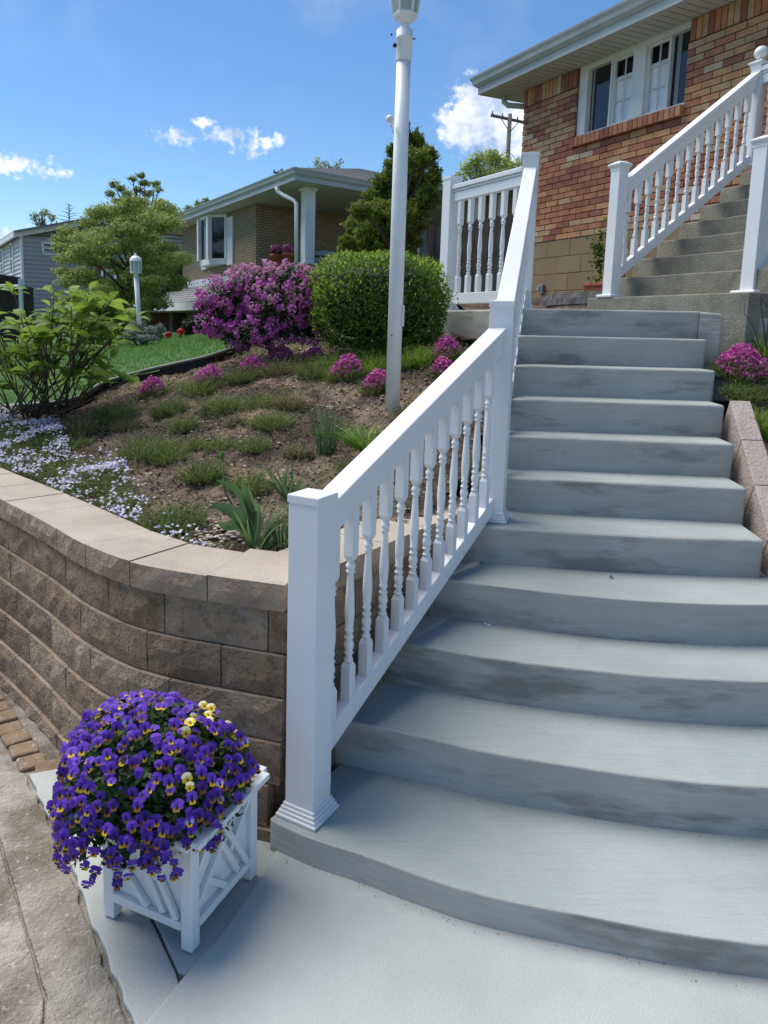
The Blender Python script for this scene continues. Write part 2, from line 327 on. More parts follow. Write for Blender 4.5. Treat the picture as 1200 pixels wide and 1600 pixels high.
def bladegeo(base, direc, length, width, bend=.3, seg=3, lean=None):
    """grass / strap leaves: bent tapering strips"""
    n = len(base); direc = unit(np.asarray(direc, float)); L_ = np.broadcast_to(np.asarray(length, float), (n,))[:, None]; W_ = np.broadcast_to(np.asarray(width, float), (n,))[:, None]
    hor = direc * [1, 1, 0] + rg.normal(size=(n, 3)) * [.25, .25, 0]; hor = unit(hor); side = unit(np.cross(direc, hor) + rg.normal(size=(n, 3)) * .2)
    bd = np.broadcast_to(np.asarray(bend, float), (n,))[:, None]
    vs = []
    for k in range(seg + 1):
        u = k / seg; c = base + direc * L_ * u + hor * L_ * bd * u * u - np.array([0, 0, 1.]) * L_ * bd * .55 * u ** 3
        w = W_ * (.5 * (1 - u) ** .6 if k < seg else .02)
        vs += [c - side * w, c + side * w]
    V = np.stack(vs, 1).reshape(-1, 3); q = 2 * (seg + 1); i = np.arange(n)[:, None] * q
    F = np.concatenate([np.concatenate([i + [[2 * k, 2 * k + 1, 2 * k + 3]], i + [[2 * k, 2 * k + 3, 2 * k + 2]]], 1) for k in range(seg)], 1).reshape(-1, 3)
    return V, F
def join(*gs):
    V = []; F = []; mi = []; o = 0
    for k, (v, f) in enumerate(gs): V.append(v); F.append(f + o); o += len(v); mi += [k] * len(f)
    return np.concatenate(V), np.concatenate(F), mi
def leafobj(name, gs, mats, parent=None, kind=None):
    V, F, mi = join(*gs)
    if parent: V = V - np.array(wo(parent))
    return link(name, npmesh(name, V, F, mats, mi), parent, kind=kind)
def ball(n, inner=.0, flat=1.):
    d = unit(rg.normal(size=(n, 3))); r = (inner + (1 - inner) * rg.random(n) ** .6)[:, None]
    return d * r, d

# ------------------------------------------------------------------ terrain
CTRL = np.array([(-1.9, 4.0, .80), (-1.26, 3.45, .80), (-.77, 3.0, .81), (-.3, 2.68, .81), (-.12, 2.7, .82), (.2, 3.1, .86), (.45, 3.5, .94), (-2.6, 4.6, .80),
    (.31, 4.5, 1.24), (-.9, 6.2, 1.43), (-1.9, 6, 1.17), (.2, 5.7, 1.50), (-.5, 5.8, 1.44), (.75, 5.2, 1.57), (.85, 5.8, 1.63), (.85, 4.3, 1.26), (-.4, 4.3, 1.12),
    (-1.2, 4.8, 1.05), (-2.6, 6, 1.03), (-2.1, 5.2, .97), (-3.9, 20, 1.42), (-4.6, 14, 1.25), (-9, 14, .9), (-8, 7, .6), (-4, 5.5, .78), (0, 12, 1.75), (1.2, 9, 1.95), (2.4, 8, 2.0),
    (2, 20, 2.2), (-2, 12, 1.5), (-14, 20, .8), (-20, 35, .8), (5, 12, 2.1), (0, 40, 2), (-12, 45, 1), (12, 45, 2), (-4, 9, 1.12), (-1.8, 9, 1.42), (-3.4, 3.2, .5), (1.5, 7, 1.85)])
def tps_fit(C):
    n = len(C); X = C[:, :2]; d = np.linalg.norm(X[:, None] - X[None], axis=2); K = np.where(d > 0, d * d * np.log(d + 1e-12), 0) + np.eye(n) * .02
    Pm = np.c_[np.ones(n), X]; A = np.block([[K, Pm], [Pm.T, np.zeros((3, 3))]]); return np.linalg.solve(A, np.r_[C[:, 2], 0, 0, 0])
TW = tps_fit(CTRL)
def H(x, y):
    x = np.asarray(x, float); y = np.asarray(y, float)
    d = np.sqrt((x[..., None] - CTRL[:, 0]) ** 2 + (y[..., None] - CTRL[:, 1]) ** 2)
    return np.sum(np.where(d > 0, d * d * np.log(d + 1e-12), 0) * TW[:-3], -1) + TW[-3] + TW[-2] * x + TW[-1] * y
def HR(x, y):                                        # the bed on the right of the steps
    return np.clip(.62 + .60 * (np.asarray(y, float) - 3.15) + .02 * np.asarray(x, float), -.05, 1.84)
def bumps(x, y): return .012 * np.sin(x * 23 + 3 * np.sin(y * 9)) * np.sin(y * 27) + .01 * np.sin(x * 51 + y * 37) + .012 * np.sin(x * 7.3 - y * 11)
def on_ground(px, py, fn=None):
    fn = fn or H; d = pray(px, py); a = None; t = 1.5
    while t < 60:
        p = EYE + d * t
        if p.z < float(fn(p.x, p.y)): 
            lo, hi = t - .05, t
            for _ in range(18):
                md = (lo + hi) / 2; q = EYE + d * md
                if q.z < float(fn(q.x, q.y)): hi = md
                else: lo = md
            return EYE + d * hi
        t += .05
    return EYE + d * 8
WALL = [(-4.4, 6.7), (-3.4, 5.5), (-2.5, 4.42), (-1.98, 3.86), (-1.624, 3.50), (-1.25, 3.10), (-.99, 2.80), (-.77, 2.60), (-.60, 2.503), (-.42, 2.437), (-.164, 2.354)]
WING = [(-.164, 2.354), (.0, 2.59), (.2, 2.877), (.4, 3.165), (.62, 3.48), (.78, 3.72)]
def inpoly(x, y, poly):
    x = np.asarray(x); y = np.asarray(y); ins = np.zeros(x.shape, bool); n = len(poly)
    for i in range(n):
        x1, y1 = poly[i]; x2, y2 = poly[(i + 1) % n]
        if y1 == y2: continue
        c = ((y1 > y) != (y2 > y)) & (x < (x2 - x1) * (y - y1) / (y2 - y1) + x1); ins ^= c
    return ins
STEPZONE = [(1.2, .8), (2.64, 1.7), (2.60, 2.5), (2.36, 2.72), (2.17, 2.9), (2.05, 3.12), (2.02, 3.3), (2.36, 4.7), (2.62, 4.62), (2.7, 6), (1, 6)]
def sheet(name, m_, x0, x1, y0, y1, dx, dy, zf, keep, kind='structure'):
    gx, gy = np.meshgrid(np.arange(x0, x1 + dx / 2, dx), np.arange(y0, y1 + dy / 2, dy)); nx = gx.shape[1]
    V = np.c_[gx.ravel(), gy.ravel(), zf(gx, gy).ravel()]
    i = (np.arange(gx.shape[0] - 1)[:, None] * nx + np.arange(nx - 1)[None]).ravel(); F = np.c_[i, i + 1, i + nx + 1, i + nx]
    c = V[F].mean(1); F = F[keep(c[:, 0], c[:, 1])]
    used = np.unique(F); mp_ = np.full(len(V), -1); mp_[used] = np.arange(len(used))
    return link(name, npmesh(name, V[used], mp_[F], m_, smooth=True), kind=kind)
BEHIND = [(x - .1 * 0, y + .16) for x, y in WALL[:-1]] + [(-.13, 2.5), (-.02, 2.72), (.3, 3.2), (.56, 3.56), (.72, 3.9), (1.0, 4.7), (1.16, 5.1), (.8, 5.9), (1.3, 7.2), (1.3, 60), (-60, 60), (-60, 8)]
LAWN_EDGE = [(-3.6, 5.75), (-2.7, 5.75)] + [tuple(on_ground(x, y).xy) for x, y in ((110, 640), (160, 613), (215, 596), (270, 583), (320, 572), (350, 562))] + [(-.86, 6.6), (-.75, 7.2), (-.4, 8.2), (0.3, 9.5)]
LAWN = LAWN_EDGE + [(0.5, 60), (-50, 60), (-50, 9), (-8, 6.8)]
gb = sheet('garden_bed', 'soil', -4.6, 2.2, 2.35, 10.5, .05, .05, lambda x, y: H(x, y) + bumps(x, y), lambda x, y: inpoly(x, y, BEHIND) & ~inpoly(x, y - .12, LAWN))
lw = sheet('lawn', 'grass_base', -16, .6, 5.0, 24, .11, .11, lambda x, y: H(x, y) + .055, lambda x, y: inpoly(x, y, LAWN))
sheet('hillside', 'ground', -60, 40, 10, 150, 1, 1, lambda x, y: np.where(y < 45, np.clip(H(x, np.minimum(y, 45)), .3, 2.6), 1.6) - .12, lambda x, y: (y > 12) | (x < -17))
sheet('side_bed', 'soil', 1.7, 5.5, 1.2, 5.3, .05, .05, lambda x, y: HR(x, y) + bumps(x, y) * .8, lambda x, y: ~inpoly(x, y, STEPZONE))
sheet('upper_yard', 'soil', .75, 9, 5.4, 14, .1, .1, lambda x, y: np.clip(1.70 + .13 * (y - 6.0), 1.66, 2.04) + bumps(x, y) * .5, lambda x, y: ~inpoly(x, y, [(0, 5), (.85, 5.2), (.82, 6.1), (1.3, 7.2), (1.25, 14), (0, 14)]) & ~inpoly(x, y, [(2.0, 5.9), (3.9, 1.8), (7, 3), (4.6, 7.4)]))
MB().box((0, 200, -.16), (900, 900, .1)).build('ground', 'ground', kind='structure')

# lower walk: old concrete strip, newer strip, pavers and the raised apron in front of the steps
def slab(name, m_, poly, z0, z1, bevel=.008, kind='structure', parent=None):
    return MB().prism(poly, z0, z1).build(name, m_, parent, bevel=bevel, kind=kind)
def jag(pts, closed_from=0, amp=.004, st=.035):
    out = []
    for a, b in zip(pts[:-1], pts[1:]):
        L = math.hypot(b[0] - a[0], b[1] - a[1]); n = max(1, int(L / st))
        for k in range(n): out.append((a[0] + (b[0] - a[0]) * k / n + random.uniform(-amp, amp), a[1] + (b[1] - a[1]) * k / n + random.uniform(-amp, amp)))
    return out + [pts[-1]]
slab('old_walk', 'oldwalk', jag([(-.30, .9), (-.668, 1.5), (-.737, 1.70), (-1.128, 2.30), (-1.9, 3.45)], amp=.002) + [(-3.0, 4.75), (-6, 8), (-9, 7), (-5, -2), (-.1, -2)], -.10, -.022, bevel=.006)
slab('walk_strip', 'oldwalk', jag([(-.292, .9), (-.660, 1.50), (-.729, 1.70), (-1.120, 2.30), (-1.37, 2.70)], amp=.002) + jag([(-1.19, 2.665), (-.895, 2.245), (-.675, 1.90), (-.472, 1.59), (-.05, .95)], amp=.007), -.10, -.019, bevel=.006)
slab('new_walk_strip', 'apron', jag([(-.035, .95), (-.460, 1.59), (-.662, 1.90), (-.880, 2.245), (-1.172, 2.657)], amp=.006) + [(-1.06, 2.70), (-.795, 2.372), (-.49, 1.905), (-.41, 1.775), (-.33, 1.6), (.3, .9)], -.10, -.013, bevel=.006)
slab('new_walk_strip', 'apron', [(-.787, 2.377), (-.6, 2.48), (-.1, 2.40), (-.12, 2.19), (-.3, 1.74), (-.403, 1.777), (-.483, 1.907)], -.10, -.0135, bevel=.006)
ap = slab('apron', 'apron', [(-.19, 2.20), (-.309, 1.902), (-.37, 1.785), (-.455, 1.612), (-.47, 1.55), (.2, -1), (5, -1), (5, 2.3), (.9, 2.4), (-.17, 2.42)], -.10, .0, bevel=.012)
slab('walk_bed', 'oldwalk', [(-9, 7), (-3.2, 5.2), (-1.7, 3.5), (-1.0, 2.75), (-.2, 2.42), (.3, .9), (-.1, -2), (-5, -2)], -.10, -.034, bevel=0)
pav = MB(); pvl = [(-1.30, 2.70), (-1.37, 2.80), (-1.45, 2.90), (-1.53, 3.01), (-1.61, 3.12)]
pt_ = thing('paver_edge', 'short row of small brown pavers between the old walk and the curved wall', 'paving', (-1.3, 2.8, -.03))
pm = MB().box((0, 0, 0), (.105, .098, .06)).mesh('paver', 'paver')
for k in range(7):
    x, y = -1.20 - .066 * k, 2.752 + .083 * k
    o = link('paver', pm, pt_, (x, y, -.047 + random.uniform(-.004, .004)), rz=R(35 + random.uniform(-5, 5)), bevel=.01)
link('paver', pm, pt_, (-1.115, 2.715, -.046), rz=R(25), bevel=.01)
gapf = MB()
for k in range(40):
    x, y = random.choice([(-.665 - .42 * (k / 40), 1.90 + .75 * k / 40 * 1.0)]); pass

# ------------------------------------------------------------------ concrete steps
def EZ(k): return .0992 + .17698 * (k - 2)
def smooth_poly(pts, n=5):
    out = []
    for i in range(len(pts) - 1):
        p0 = pts[max(i - 1, 0)]; p1 = pts[i]; p2 = pts[i + 1]; p3 = pts[min(i + 2, len(pts) - 1)]
        for k in range(n):
            t = k / n; out.append(tuple(.5 * (2 * b + (c - a) * t + (2 * a - 5 * b + 4 * c - d) * t * t + (3 * b - a - 3 * c + d) * t ** 3) for a, b, c, d in zip(p0, p1, p2, p3)))
    return out + [pts[-1]]
FR = {2: [(-.205, 2.265), (-.17, 2.235), (-.06, 2.17), (.09, 2.105), (.24, 2.03), (.42, 1.95), (.68, 1.88), (.99, 1.81), (1.3, 1.775), (1.7, 1.78), (2.15, 1.9), (2.45, 2.15), (2.55, 2.5)],
      3: [(-.02, 2.62), (.03, 2.59), (.18, 2.535), (.32, 2.48), (.54, 2.39), (.82, 2.315), (1.1, 2.255), (1.41, 2.225), (1.8, 2.26), (2.15, 2.4), (2.3, 2.7)],
      4: [(.20, 2.93), (.25, 2.895), (.4, 2.835), (.6, 2.76), (.91, 2.68), (1.25, 2.625), (1.61, 2.61), (1.9, 2.66), (2.12, 2.85)],
      5: [(.40, 3.21), (.45, 3.18), (.66, 3.10), (1.0, 3.0), (1.3, 2.945), (1.6, 2.93), (1.9, 2.96), (1.99, 3.08)],
      6: [(.58, 3.48), (.70, 3.42), (1.09, 3.335), (1.52, 3.295), (1.928, 3.278)],
      7: [(.70, 3.77), (.85, 3.735), (1.18, 3.67), (1.6, 3.62), (1.99, 3.575)],
      8: [(.80, 3.985), (2.05, 3.845)], 9: [(.88, 4.235), (2.114, 4.105)], 10: [(.96, 4.49), (2.176, 4.37)], 11: [(1.05, 4.75), (2.238, 4.637)]}
stairs = thing('concrete_steps', 'grey poured concrete steps sweeping up with curved lower treads', 'steps', (0.9, 3.2, 0))
for k in range(2, 12):
    f = smooth_poly(FR[k], 4) if len(FR[k]) > 2 else FR[k]
    l, r_ = FR[k][0], FR[k][-1]; e = .002 * k
    bl = (max(l[0], -.19 + e) + .62 * .57, l[1] + .62 * .82) if k < 7 else (l[0] + .16 + e, l[1] + .5)
    br = (r_[0] + .10 - e, r_[1] + .52)
    MB().prism(f + [br, bl], (-.09 if k < 3 else EZ(k) - .30), EZ(k), mi=1, top=0).build('step', ['tread', 'riser'], stairs, bevel=.014, seg=3)
LANDZ = EZ(12)
MB().prism([(1.12, 5.12), (2.298, 4.905), (2.60, 5.2), (2.9, 6.2), (2.0, 7.4), (1.3, 7.3), (.80, 6.65), (.70, 6.30), (1.13, 5.45)], 1.50, LANDZ, mi=1, top=0).build('landing', ['tread', 'riser'], stairs, bevel=.012, seg=3)
MB().prism([(2.301, 4.907), (2.63, 4.70), (2.8, 5.0), (2.55, 5.25)], 1.45, lambda p: LANDZ - .002 - .11 * max(0, (p[0] - 2.3)), mi=1, top=0).build('landing_return', ['tread', 'riser'], stairs, bevel=.01)
MB().prism([(2.303, 4.925), (2.64, 4.72), (2.8, 5.1), (2.55, 5.3)], 1.30, 1.70, mi=0).build('landing_footing', ['riser'], stairs)

# ------------------------------------------------------------------ retaining wall of split-face blocks
rw = thing('retaining_wall', 'curved brown split face block retaining wall with pale cap stones', 'wall', (-.6, 2.6, 0))
def path_len(p):
    q = np.array(smooth_poly(p, 8)); d = np.r_[0, np.cumsum(np.linalg.norm(np.diff(q, axis=0), axis=1))]; return q, d
def path_at(q, d, t):
    t = np.clip(t, 0, d[-1]); i = min(np.searchsorted(d, t, 'right') - 1, len(q) - 2); u = (t - d[i]) / (d[i + 1] - d[i]); p = q[i] * (1 - u) + q[i + 1] * u
    a = q[max(i - 2, 0)]; b = q[min(i + 3, len(q) - 1)]; tg = (b - a) / np.linalg.norm(b - a); return p, tg
def rough_block(q, d, t0, t1, z0, z1, off, depth, mi_f, mi_t, parent, name, amp=.012, nx=5, nz=3, chamf=.012, side=1):
    """split-face block between path distances t0..t1; front displaced, joints recessed by the chamfer"""
    V = []; g = .0025
    for k in range(nz + 1):
        for i in range(nx + 1):
            t = t0 + g + (t1 - t0 - 2 * g) * i / nx; z = z0 + g + (z1 - z0 - 2 * g) * k / nz; p, tg = path_at(q, d, t); nrm = np.array([tg[1], -tg[0]]) * side
            edge = (i in (0, nx)) or (k in (0, nz)); o = off + (-chamf * .55 * random.uniform(.6, 1.1) if edge else random.uniform(-amp, amp * 1.2))
            V.append((p[0] + nrm[0] * o, p[1] + nrm[1] * o, z))
    b = MB(); w = nx + 1; A = len(V)
    for (k, i) in ((0, 0), (0, nx), (nz, 0), (nz, nx)):
        t = t0 + g + (t1 - t0 - 2 * g) * i / nx; p, tg = path_at(q, d, t); nrm = np.array([tg[1], -tg[0]]) * side
        V.append((p[0] - nrm[0] * depth, p[1] - nrm[1] * depth, z0 + g if k == 0 else z1 - g))
    fl = (lambda f: f) if side > 0 else (lambda f: tuple(reversed(f)))
    b.v = V; o = lambda k, i: k * w + i
    for k in range(nz):
        for i in range(nx): b.f.append(fl((o(k, i), o(k, i + 1), o(k + 1, i + 1), o(k + 1, i)))); b.m.append(0); b.s.append(False)
    for f, mi in ((tuple([o(nz, i) for i in range(nx + 1)] + [A + 3, A + 2]), 1), (tuple([A, A + 1] + [o(0, i) for i in reversed(range(nx + 1))]), 0),
                  (tuple([o(k, 0) for k in reversed(range(nz + 1))] + [A, A + 2]), 0), (tuple([o(k, nx) for k in range(nz + 1)] + [A + 3, A + 1]), 0), ((A + 1, A, A + 2, A + 3), 0)):
        b.f.append(fl(f)); b.m.append(mi); b.s.append(False)
    return b.build(name, [mi_f, mi_t], parent)
q1, d1 = path_len(WALL); q2, d2 = path_len(WING)
def course(q, d, z0, z1, off, start, end, lens, shift):
    t = start - shift
    while t < end:
        L = random.choice(lens); a, b = max(t, start), min(t + L, end)
        if b - a > .06:
            rough_block(q, d, a, b, z0, z1, off, .24, 'block%d' % random.choice((0, 0, 1, 2)), 'capf', rw, 'block', amp=.006, nx=max(3, int((b - a) / .06)), nz=3)
        t += L
L1 = d1[-1]
for row in range(6):
    z1 = .78 - .15 * row; course(q1, d1, z1 - .15, z1, .015 * row, L1 - 5.0, L1, (.40, .43, .30, .38), random.uniform(0, .3))
    if row < 5: course(q2, d2, z1 - .15, z1, .0, 0.0, d2[-1], (.40, .30, .42), .2 * (row % 2))
# cap stones, joints read off the photograph
caps = [0.0, .285, .61, .90, 1.19, 1.50, 1.80, 2.12, 2.45, 2.8, 3.15, 3.5, 3.85, 4.2, 4.55]
for a, b in zip(caps[:-1], caps[1:]):
    rough_block(q1, d1, L1 - b, L1 - a, .782, .878 + random.uniform(-.002, .002), .016, .275 if a > 0 else .32, 'capf', 'cap', rw, 'cap_stone', amp=.006, nx=6, nz=2, chamf=.008)
cw = [.30, .62, .94, 1.26, 1.58]
rough_block(q2, d2, .012, .30, .782, .877, .01, .26, 'capf', 'cap', rw, 'cap_stone', amp=.005, nx=5, nz=2, chamf=.008)
for a, b in zip(cw[:-1], cw[1:]):
    rough_block(q2, d2, a, min(b, d2[-1]), .782, .877, .01, .26, 'capf', 'cap', rw, 'cap_stone', amp=.005, nx=5, nz=2, chamf=.008)
# sloping edging blocks on the right of the steps
ew = thing('edging_wall', 'sloping row of pinkish rough topped blocks edging the steps on the right', 'edging', (2.05, 3.6, .9))
SD = Vector((.222, .975, .64)).normalized(); SR = Vector((.975, -.222, 0)); SU = SR.cross(SD).normalized()
for k in range(4):
    c = Vector((1.955, 3.28, 0)) + Vector((.222, .975, 0)) * (-.26 + .285 * k); zt = EZ(6) - .005 + (-.26 + .285 * k) * .64
    b = MB(); w = Vector((c.x, c.y, zt)) + SR * .055 - SU * .15
    b.box(w + SD * .17, (.105, .335, .30), ax=(SR, SD, SU)); o = b.build('block', 'edge', ew, bevel=.006)

# ------------------------------------------------------------------ railings
def rot_ax(a):                                       # a = bearing from +Y, clockwise
    return Vector((math.cos(a), -math.sin(a), 0)), Vector((math.sin(a), math.cos(a), 0)), Vector((0, 0, 1))
def make_post(parent, x, y, z, h, a, w=.1105, cap='flat', base=True):
    ax = rot_ax(a)
    p = MB().box((x, y, z + h / 2 - .005), (w, w, h - .01), ax=ax).build('post', 'vinyl', parent, bevel=.003)
    c = MB(); cw_ = w * 1.065
    def pyr(z0, a_, b_, hh):
        vs = [Vector((x, y, z0)) + ax[0] * (i * a_ / 2) + ax[1] * (j * a_ / 2) for j in (-1, 1) for i in (-1, 1)] + [Vector((x, y, z0 + hh)) + ax[0] * (i * b_ / 2) + ax[1] * (j * b_ / 2) for j in (-1, 1) for i in (-1, 1)]
        c.add(vs, [(0, 2, 3, 1), (4, 5, 7, 6), (0, 1, 5, 4), (2, 6, 7, 3), (0, 4, 6, 2), (1, 3, 7, 5)])
    if cap == 'flat': pyr(z + h - .030, cw_, cw_, .026); pyr(z + h - .0035, cw_ * .995, .012, .011)
    else:
        pyr(z + h - .065, w * 1.06, w * 1.12, .018); pyr(z + h - .046, w * 1.14, w * 1.22, .012); pyr(z + h - .033, w * 1.30, w * 1.42, .010); pyr(z + h - .0225, w * 1.42, w * 1.42, .008); pyr(z + h - .014, w * 1.40, w * .55, .020)
        if cap == 'ball': c.lathe((x, y, z + h), [(.02, 0), (.016, .008), (.03, .014), (.048, .035), (.054, .06), (.048, .086), (.03, .105), (.004, .114)], 14)
    c.build('cap', 'vinyl', p, bevel=.0025)
    if base:
        b = MB()
        for s_, z0, hh in ((1.41, .0, .012), (1.30, .012, .012), (1.2, .024, .012), (1.1, .036, .012)):
            q = w * s_; b.box((x, y, z + z0 + hh / 2 + .001), (q, q, hh), ax=ax)
        b.build('base_trim', 'vinyl', p, bevel=.003)
    return p
def baluster_mesh(L, style=0):
    b = MB(); w = .037
    def sq(z0, z1, ch0, ch1):
        r = w / 2; rings = [(z0, r * (.62 if ch0 else 1)), (z0 + (.018 if ch0 else 0), r), (z1 - (.018 if ch1 else 0), r), (z1, r * (.62 if ch1 else 1))]
        vs = [(i * q, j * q, z) for z, q in rings for i, j in ((-1, -1), (1, -1), (1, 1), (-1, 1))]
        b.add(vs, [(k * 4 + i, k * 4 + (i + 1) % 4, k * 4 + 4 + (i + 1) % 4, k * 4 + 4 + i) for k in range(3) for i in range(4)] + [(3, 2, 1, 0), (12, 13, 14, 15)])
    if style == 0:
        a0, a1 = .20 * L, .73 * L; sq(-.03, a0, False, True); sq(a1, L + .03, True, False)
        pr = [(.0, .012), (.01, .0155), (.02, .0175), (.03, .0155), (.04, .0125), (.07, .0125), (.085, .0175), (.095, .0175), (.105, .013), (.13, .0155), (.165, .0185), (.20, .0155), (.225, .013), (.24, .0175), (.25, .0175), (.262, .0125), (.29, .0125), (.305, .0165), (.315, .0165), (.33, .0135),
              (.42, .0165), (.50, .0178), (.60, .0165), (.72, .0138), (.84, .0112), (.875, .0112), (.885, .0165), (.90, .0165), (.912, .0125), (.93, .0165), (.945, .0175), (.96, .0165), (.972, .0125), (1., .012)]
    else:
        a0, a1 = .22 * L, .72 * L; sq(-.03, a0, False, False); sq(a1, L + .03, False, False)
        pr = [(.0, .017), (.02, .011), (.05, .017), (.09, .0185), (.13, .017), (.15, .011), (.17, .0155), (.19, .0115), (.27, .0115), (.42, .0165), (.48, .0155), (.50, .011), (.52, .0165), (.545, .011), (.58, .0165), (.61, .0185), (.64, .0165), (.67, .011), (.69, .0165), (.71, .0125), (.80, .0155), (.86, .0165), (.90, .0135), (.92, .011), (.94, .0165), (.96, .011), (1., .016)]
    b.lathe((0, 0, 0), [(r, a0 + (a1 - a0) * t) for t, r in pr], 12)
    return b.mesh('baluster', 'vinyl')
def rail_span(parent, A, B, zt0, zt1, zb0, zb1, n, style=0, w=.1105, trim=.052, u0=.0, first=None, step=None):
    """A,B post centres (x,y); zt top-of-handrail heights, zb underside-of-bottom-rail heights at the two posts"""
    A = Vector((*A, 0)); B = Vector((*B, 0)); d = (B - A).normalized(); a_ = A + d * trim; b_ = B - d * trim; L = (B - A).length
    a0 = trim / L; b0 = 1 - trim / L; z = lambda u, p, q: p + (q - p) * u
    hr = MB()
    hr.beam((*a_.xy, z(a0, zt0, zt1) - .018), (*b_.xy, z(b0, zt0, zt1) - .018), .088, .036, pl=True)
    hr.beam((*a_.xy, z(a0, zt0, zt1) - .046), (*b_.xy, z(b0, zt0, zt1) - .046), .066, .020, pl=True)
    hr.beam((*a_.xy, z(a0, zt0, zt1) - .092), (*b_.xy, z(b0, zt0, zt1) - .092), .050, .074, pl=True)
    hr.build('handrail', 'vinyl', parent, bevel=.006, seg=3)
    MB().beam((*a_.xy, z(a0, zb0, zb1) + .042), (*b_.xy, z(b0, zb0, zb1) + .042), .046, .084, pl=True).build('bottom_rail', 'vinyl', parent, bevel=.004)
    Lb = (zt0 - .125) - (zb0 + .082); bm_ = baluster_mesh(Lb, style); ang = -math.atan2(d.x, d.y)
    for i in range(n):
        u = (i + 1) / (n + 1) if first is None else (first + step * i) / L
        p = A + (B - A) * u; link('baluster', bm_, parent, (p.x, p.y, z(u, zb0, zb1) + .080), rz=ang)
P1 = (-.0805, 2.303); P2 = (.750, 3.553); P3 = (1.300, 5.50); P4 = (.869, 6.34)
rl = thing('stair_railing', 'long white railing running up the left side of the concrete steps and round the landing', 'railing', (*P1, EZ(2)))
a12 = math.atan2(P2[0] - P1[0], P2[1] - P1[1]); a23 = math.atan2(P3[0] - P2[0], P3[1] - P2[1]); a34 = math.atan2(P4[0] - P3[0], P4[1] - P3[1])
make_post(rl, *P1, EZ(2), 1.10, R(31)); make_post(rl, *P2, EZ(6), 1.047, R(19)); make_post(rl, *P3, LANDZ, 1.085, R(16)); make_post(rl, *P4, LANDZ, 1.08, R(-27))
rail_span(rl, P1, P2, 1.138, 1.752, .235, .862, 12, u0=.1)
rail_span(rl, P2, P3, 1.785, 2.878, .905, 1.972, 14)
rail_span(rl, P3, P4, LANDZ + 1.0, LANDZ + 1.0, LANDZ + .06, LANDZ + .06, 6)

# ------------------------------------------------------------------ brick house
HC = Vector((2.37, 9.6, 0)); HW = Vector((.424, -.906, 0)).normalized(); HN = Vector((-HW.y * -1, HW.x * -1, 0)); HN = Vector((-.906, -.424, 0)).normalized()
def hp(s, o, z): return HC + HW * s + HN * o + Vector((0, 0, z))
HAX = (HW, HN, Vector((0, 0, 1)))
def hs(px, py, o=0.):
    d = pray(px, py); Q = HC + HN * o; t = (Q - EYE).dot(HN) / d.dot(HN); p = EYE + d * t; return (p - HC).dot(HW), p.z
S0, S1, ZF, ZB, ZS = -.345, 6.5, 2.81, 4.49, 4.69
house = thing('brick_house', 'multicolour red and tan brick house with a four part white window', 'house', HC + Vector((0, 0, 1.9)))
WS0, WS1, WZ0, WZ1 = .60, 2.115, 3.925, 4.70
wl = MB()
for a, b, z0, z1 in ((S0 + .01, WS0, ZF - .01, ZS), (WS1, S1, ZF - .01, ZS), (WS0, WS1, ZF - .01, WZ0 - .002)):
    wl.box(hp((a + b) / 2, -.112, (z0 + z1) / 2), (b - a, .20, z1 - z0), ax=HAX)
wl.box(hp(S0 + .11, -3.2, (1.7 + ZS) / 2), (.20, 5.98, ZS - 1.7), ax=HAX)
wall = wl.build('wall', 'mortar', house)
bmesh_c = []
BLn, BHt, JT = .2032, .0572, .0097
for i in range(6): bmesh_c.append(MB().box((0, 0, 0), (BLn, .05, BHt), ax=(HW, HN, (0, 0, 1))).mesh('brick', 'br%d' % i))
half_c = [MB().box((0, 0, 0), (.0968, .05, BHt), ax=(HW, HN, (0, 0, 1))).mesh('brick', 'br%d' % i) for i in range(6)]
items = []
nrow = int((ZB - ZF) / (BHt + JT))
for r_ in range(nrow):
    z = ZF + (r_ + .5) * (BHt + JT); up = r_ / nrow
    s = S0 + (0 if r_ % 2 else -.1065)
    while s < S1 - .2:
        a, b = max(s, S0), s + BLn
        if WS0 - .002 < b and a < WS1 + .002 and z > WZ0 - .10:
            if a < WS0 - .08: b = WS0 - .004
            elif b > WS1 + .08: a = WS1 + .004
            else: s += BLn + JT; continue
        ci = random.choices(range(6), (3, 3.6, 3, 1.6, .4, .5) if z > 3.75 + .35 * math.sin(s * 2.1) else (.35, .8, 3.6, 3.6, .9, .15) if z > 3.0 else (2.5, 2.5, 2, 1.5, 1, .9))[0]
        items.append(((a + b) / 2, z, b - a, ci)); s += BLn + JT
vis = sorted([t for t in items if t[0] < 3.35], key=lambda t: -t[0])
solo = set(vis[:298]); stuffb = MB()
for s, z, L, ci in items:
    o = .012 - .025 + random.uniform(-.002, .003)
    if (s, z, L, ci) in solo:
        me = bmesh_c[ci]
        ob = link('brick', me if L > .19 else half_c[ci], house, hp(s, o, z))
        if abs(L - BLn) > .002 and L > .19 or (L <= .19 and abs(L - .0968) > .002):
            ob.data = MB().box((0, 0, 0), (L, .05, BHt), ax=(HW, HN, (0, 0, 1))).mesh('brick', 'br%d' % ci)
    else: stuffb.box(hp(s, o, z), (L, .05, BHt), ax=HAX, mi=ci)
stuffb.build('brickwork', ['br%d' % i for i in range(6)], house, kind='stuff')
sm_ = [MB().box((0, 0, 0), (.0572, .05, .196), ax=HAX).mesh('soldier_brick', 'br%d' % i) for i in range(6)]
s = S0 + .03
while s < 4.2:
    if not (WS0 - .03 < s < WS1 + .03): link('soldier_brick', sm_[random.choices(range(6), (3, 3, 2, 2, 2, .5))[0]], house, hp(s, -.012, ZB + .1))
    s += .0669
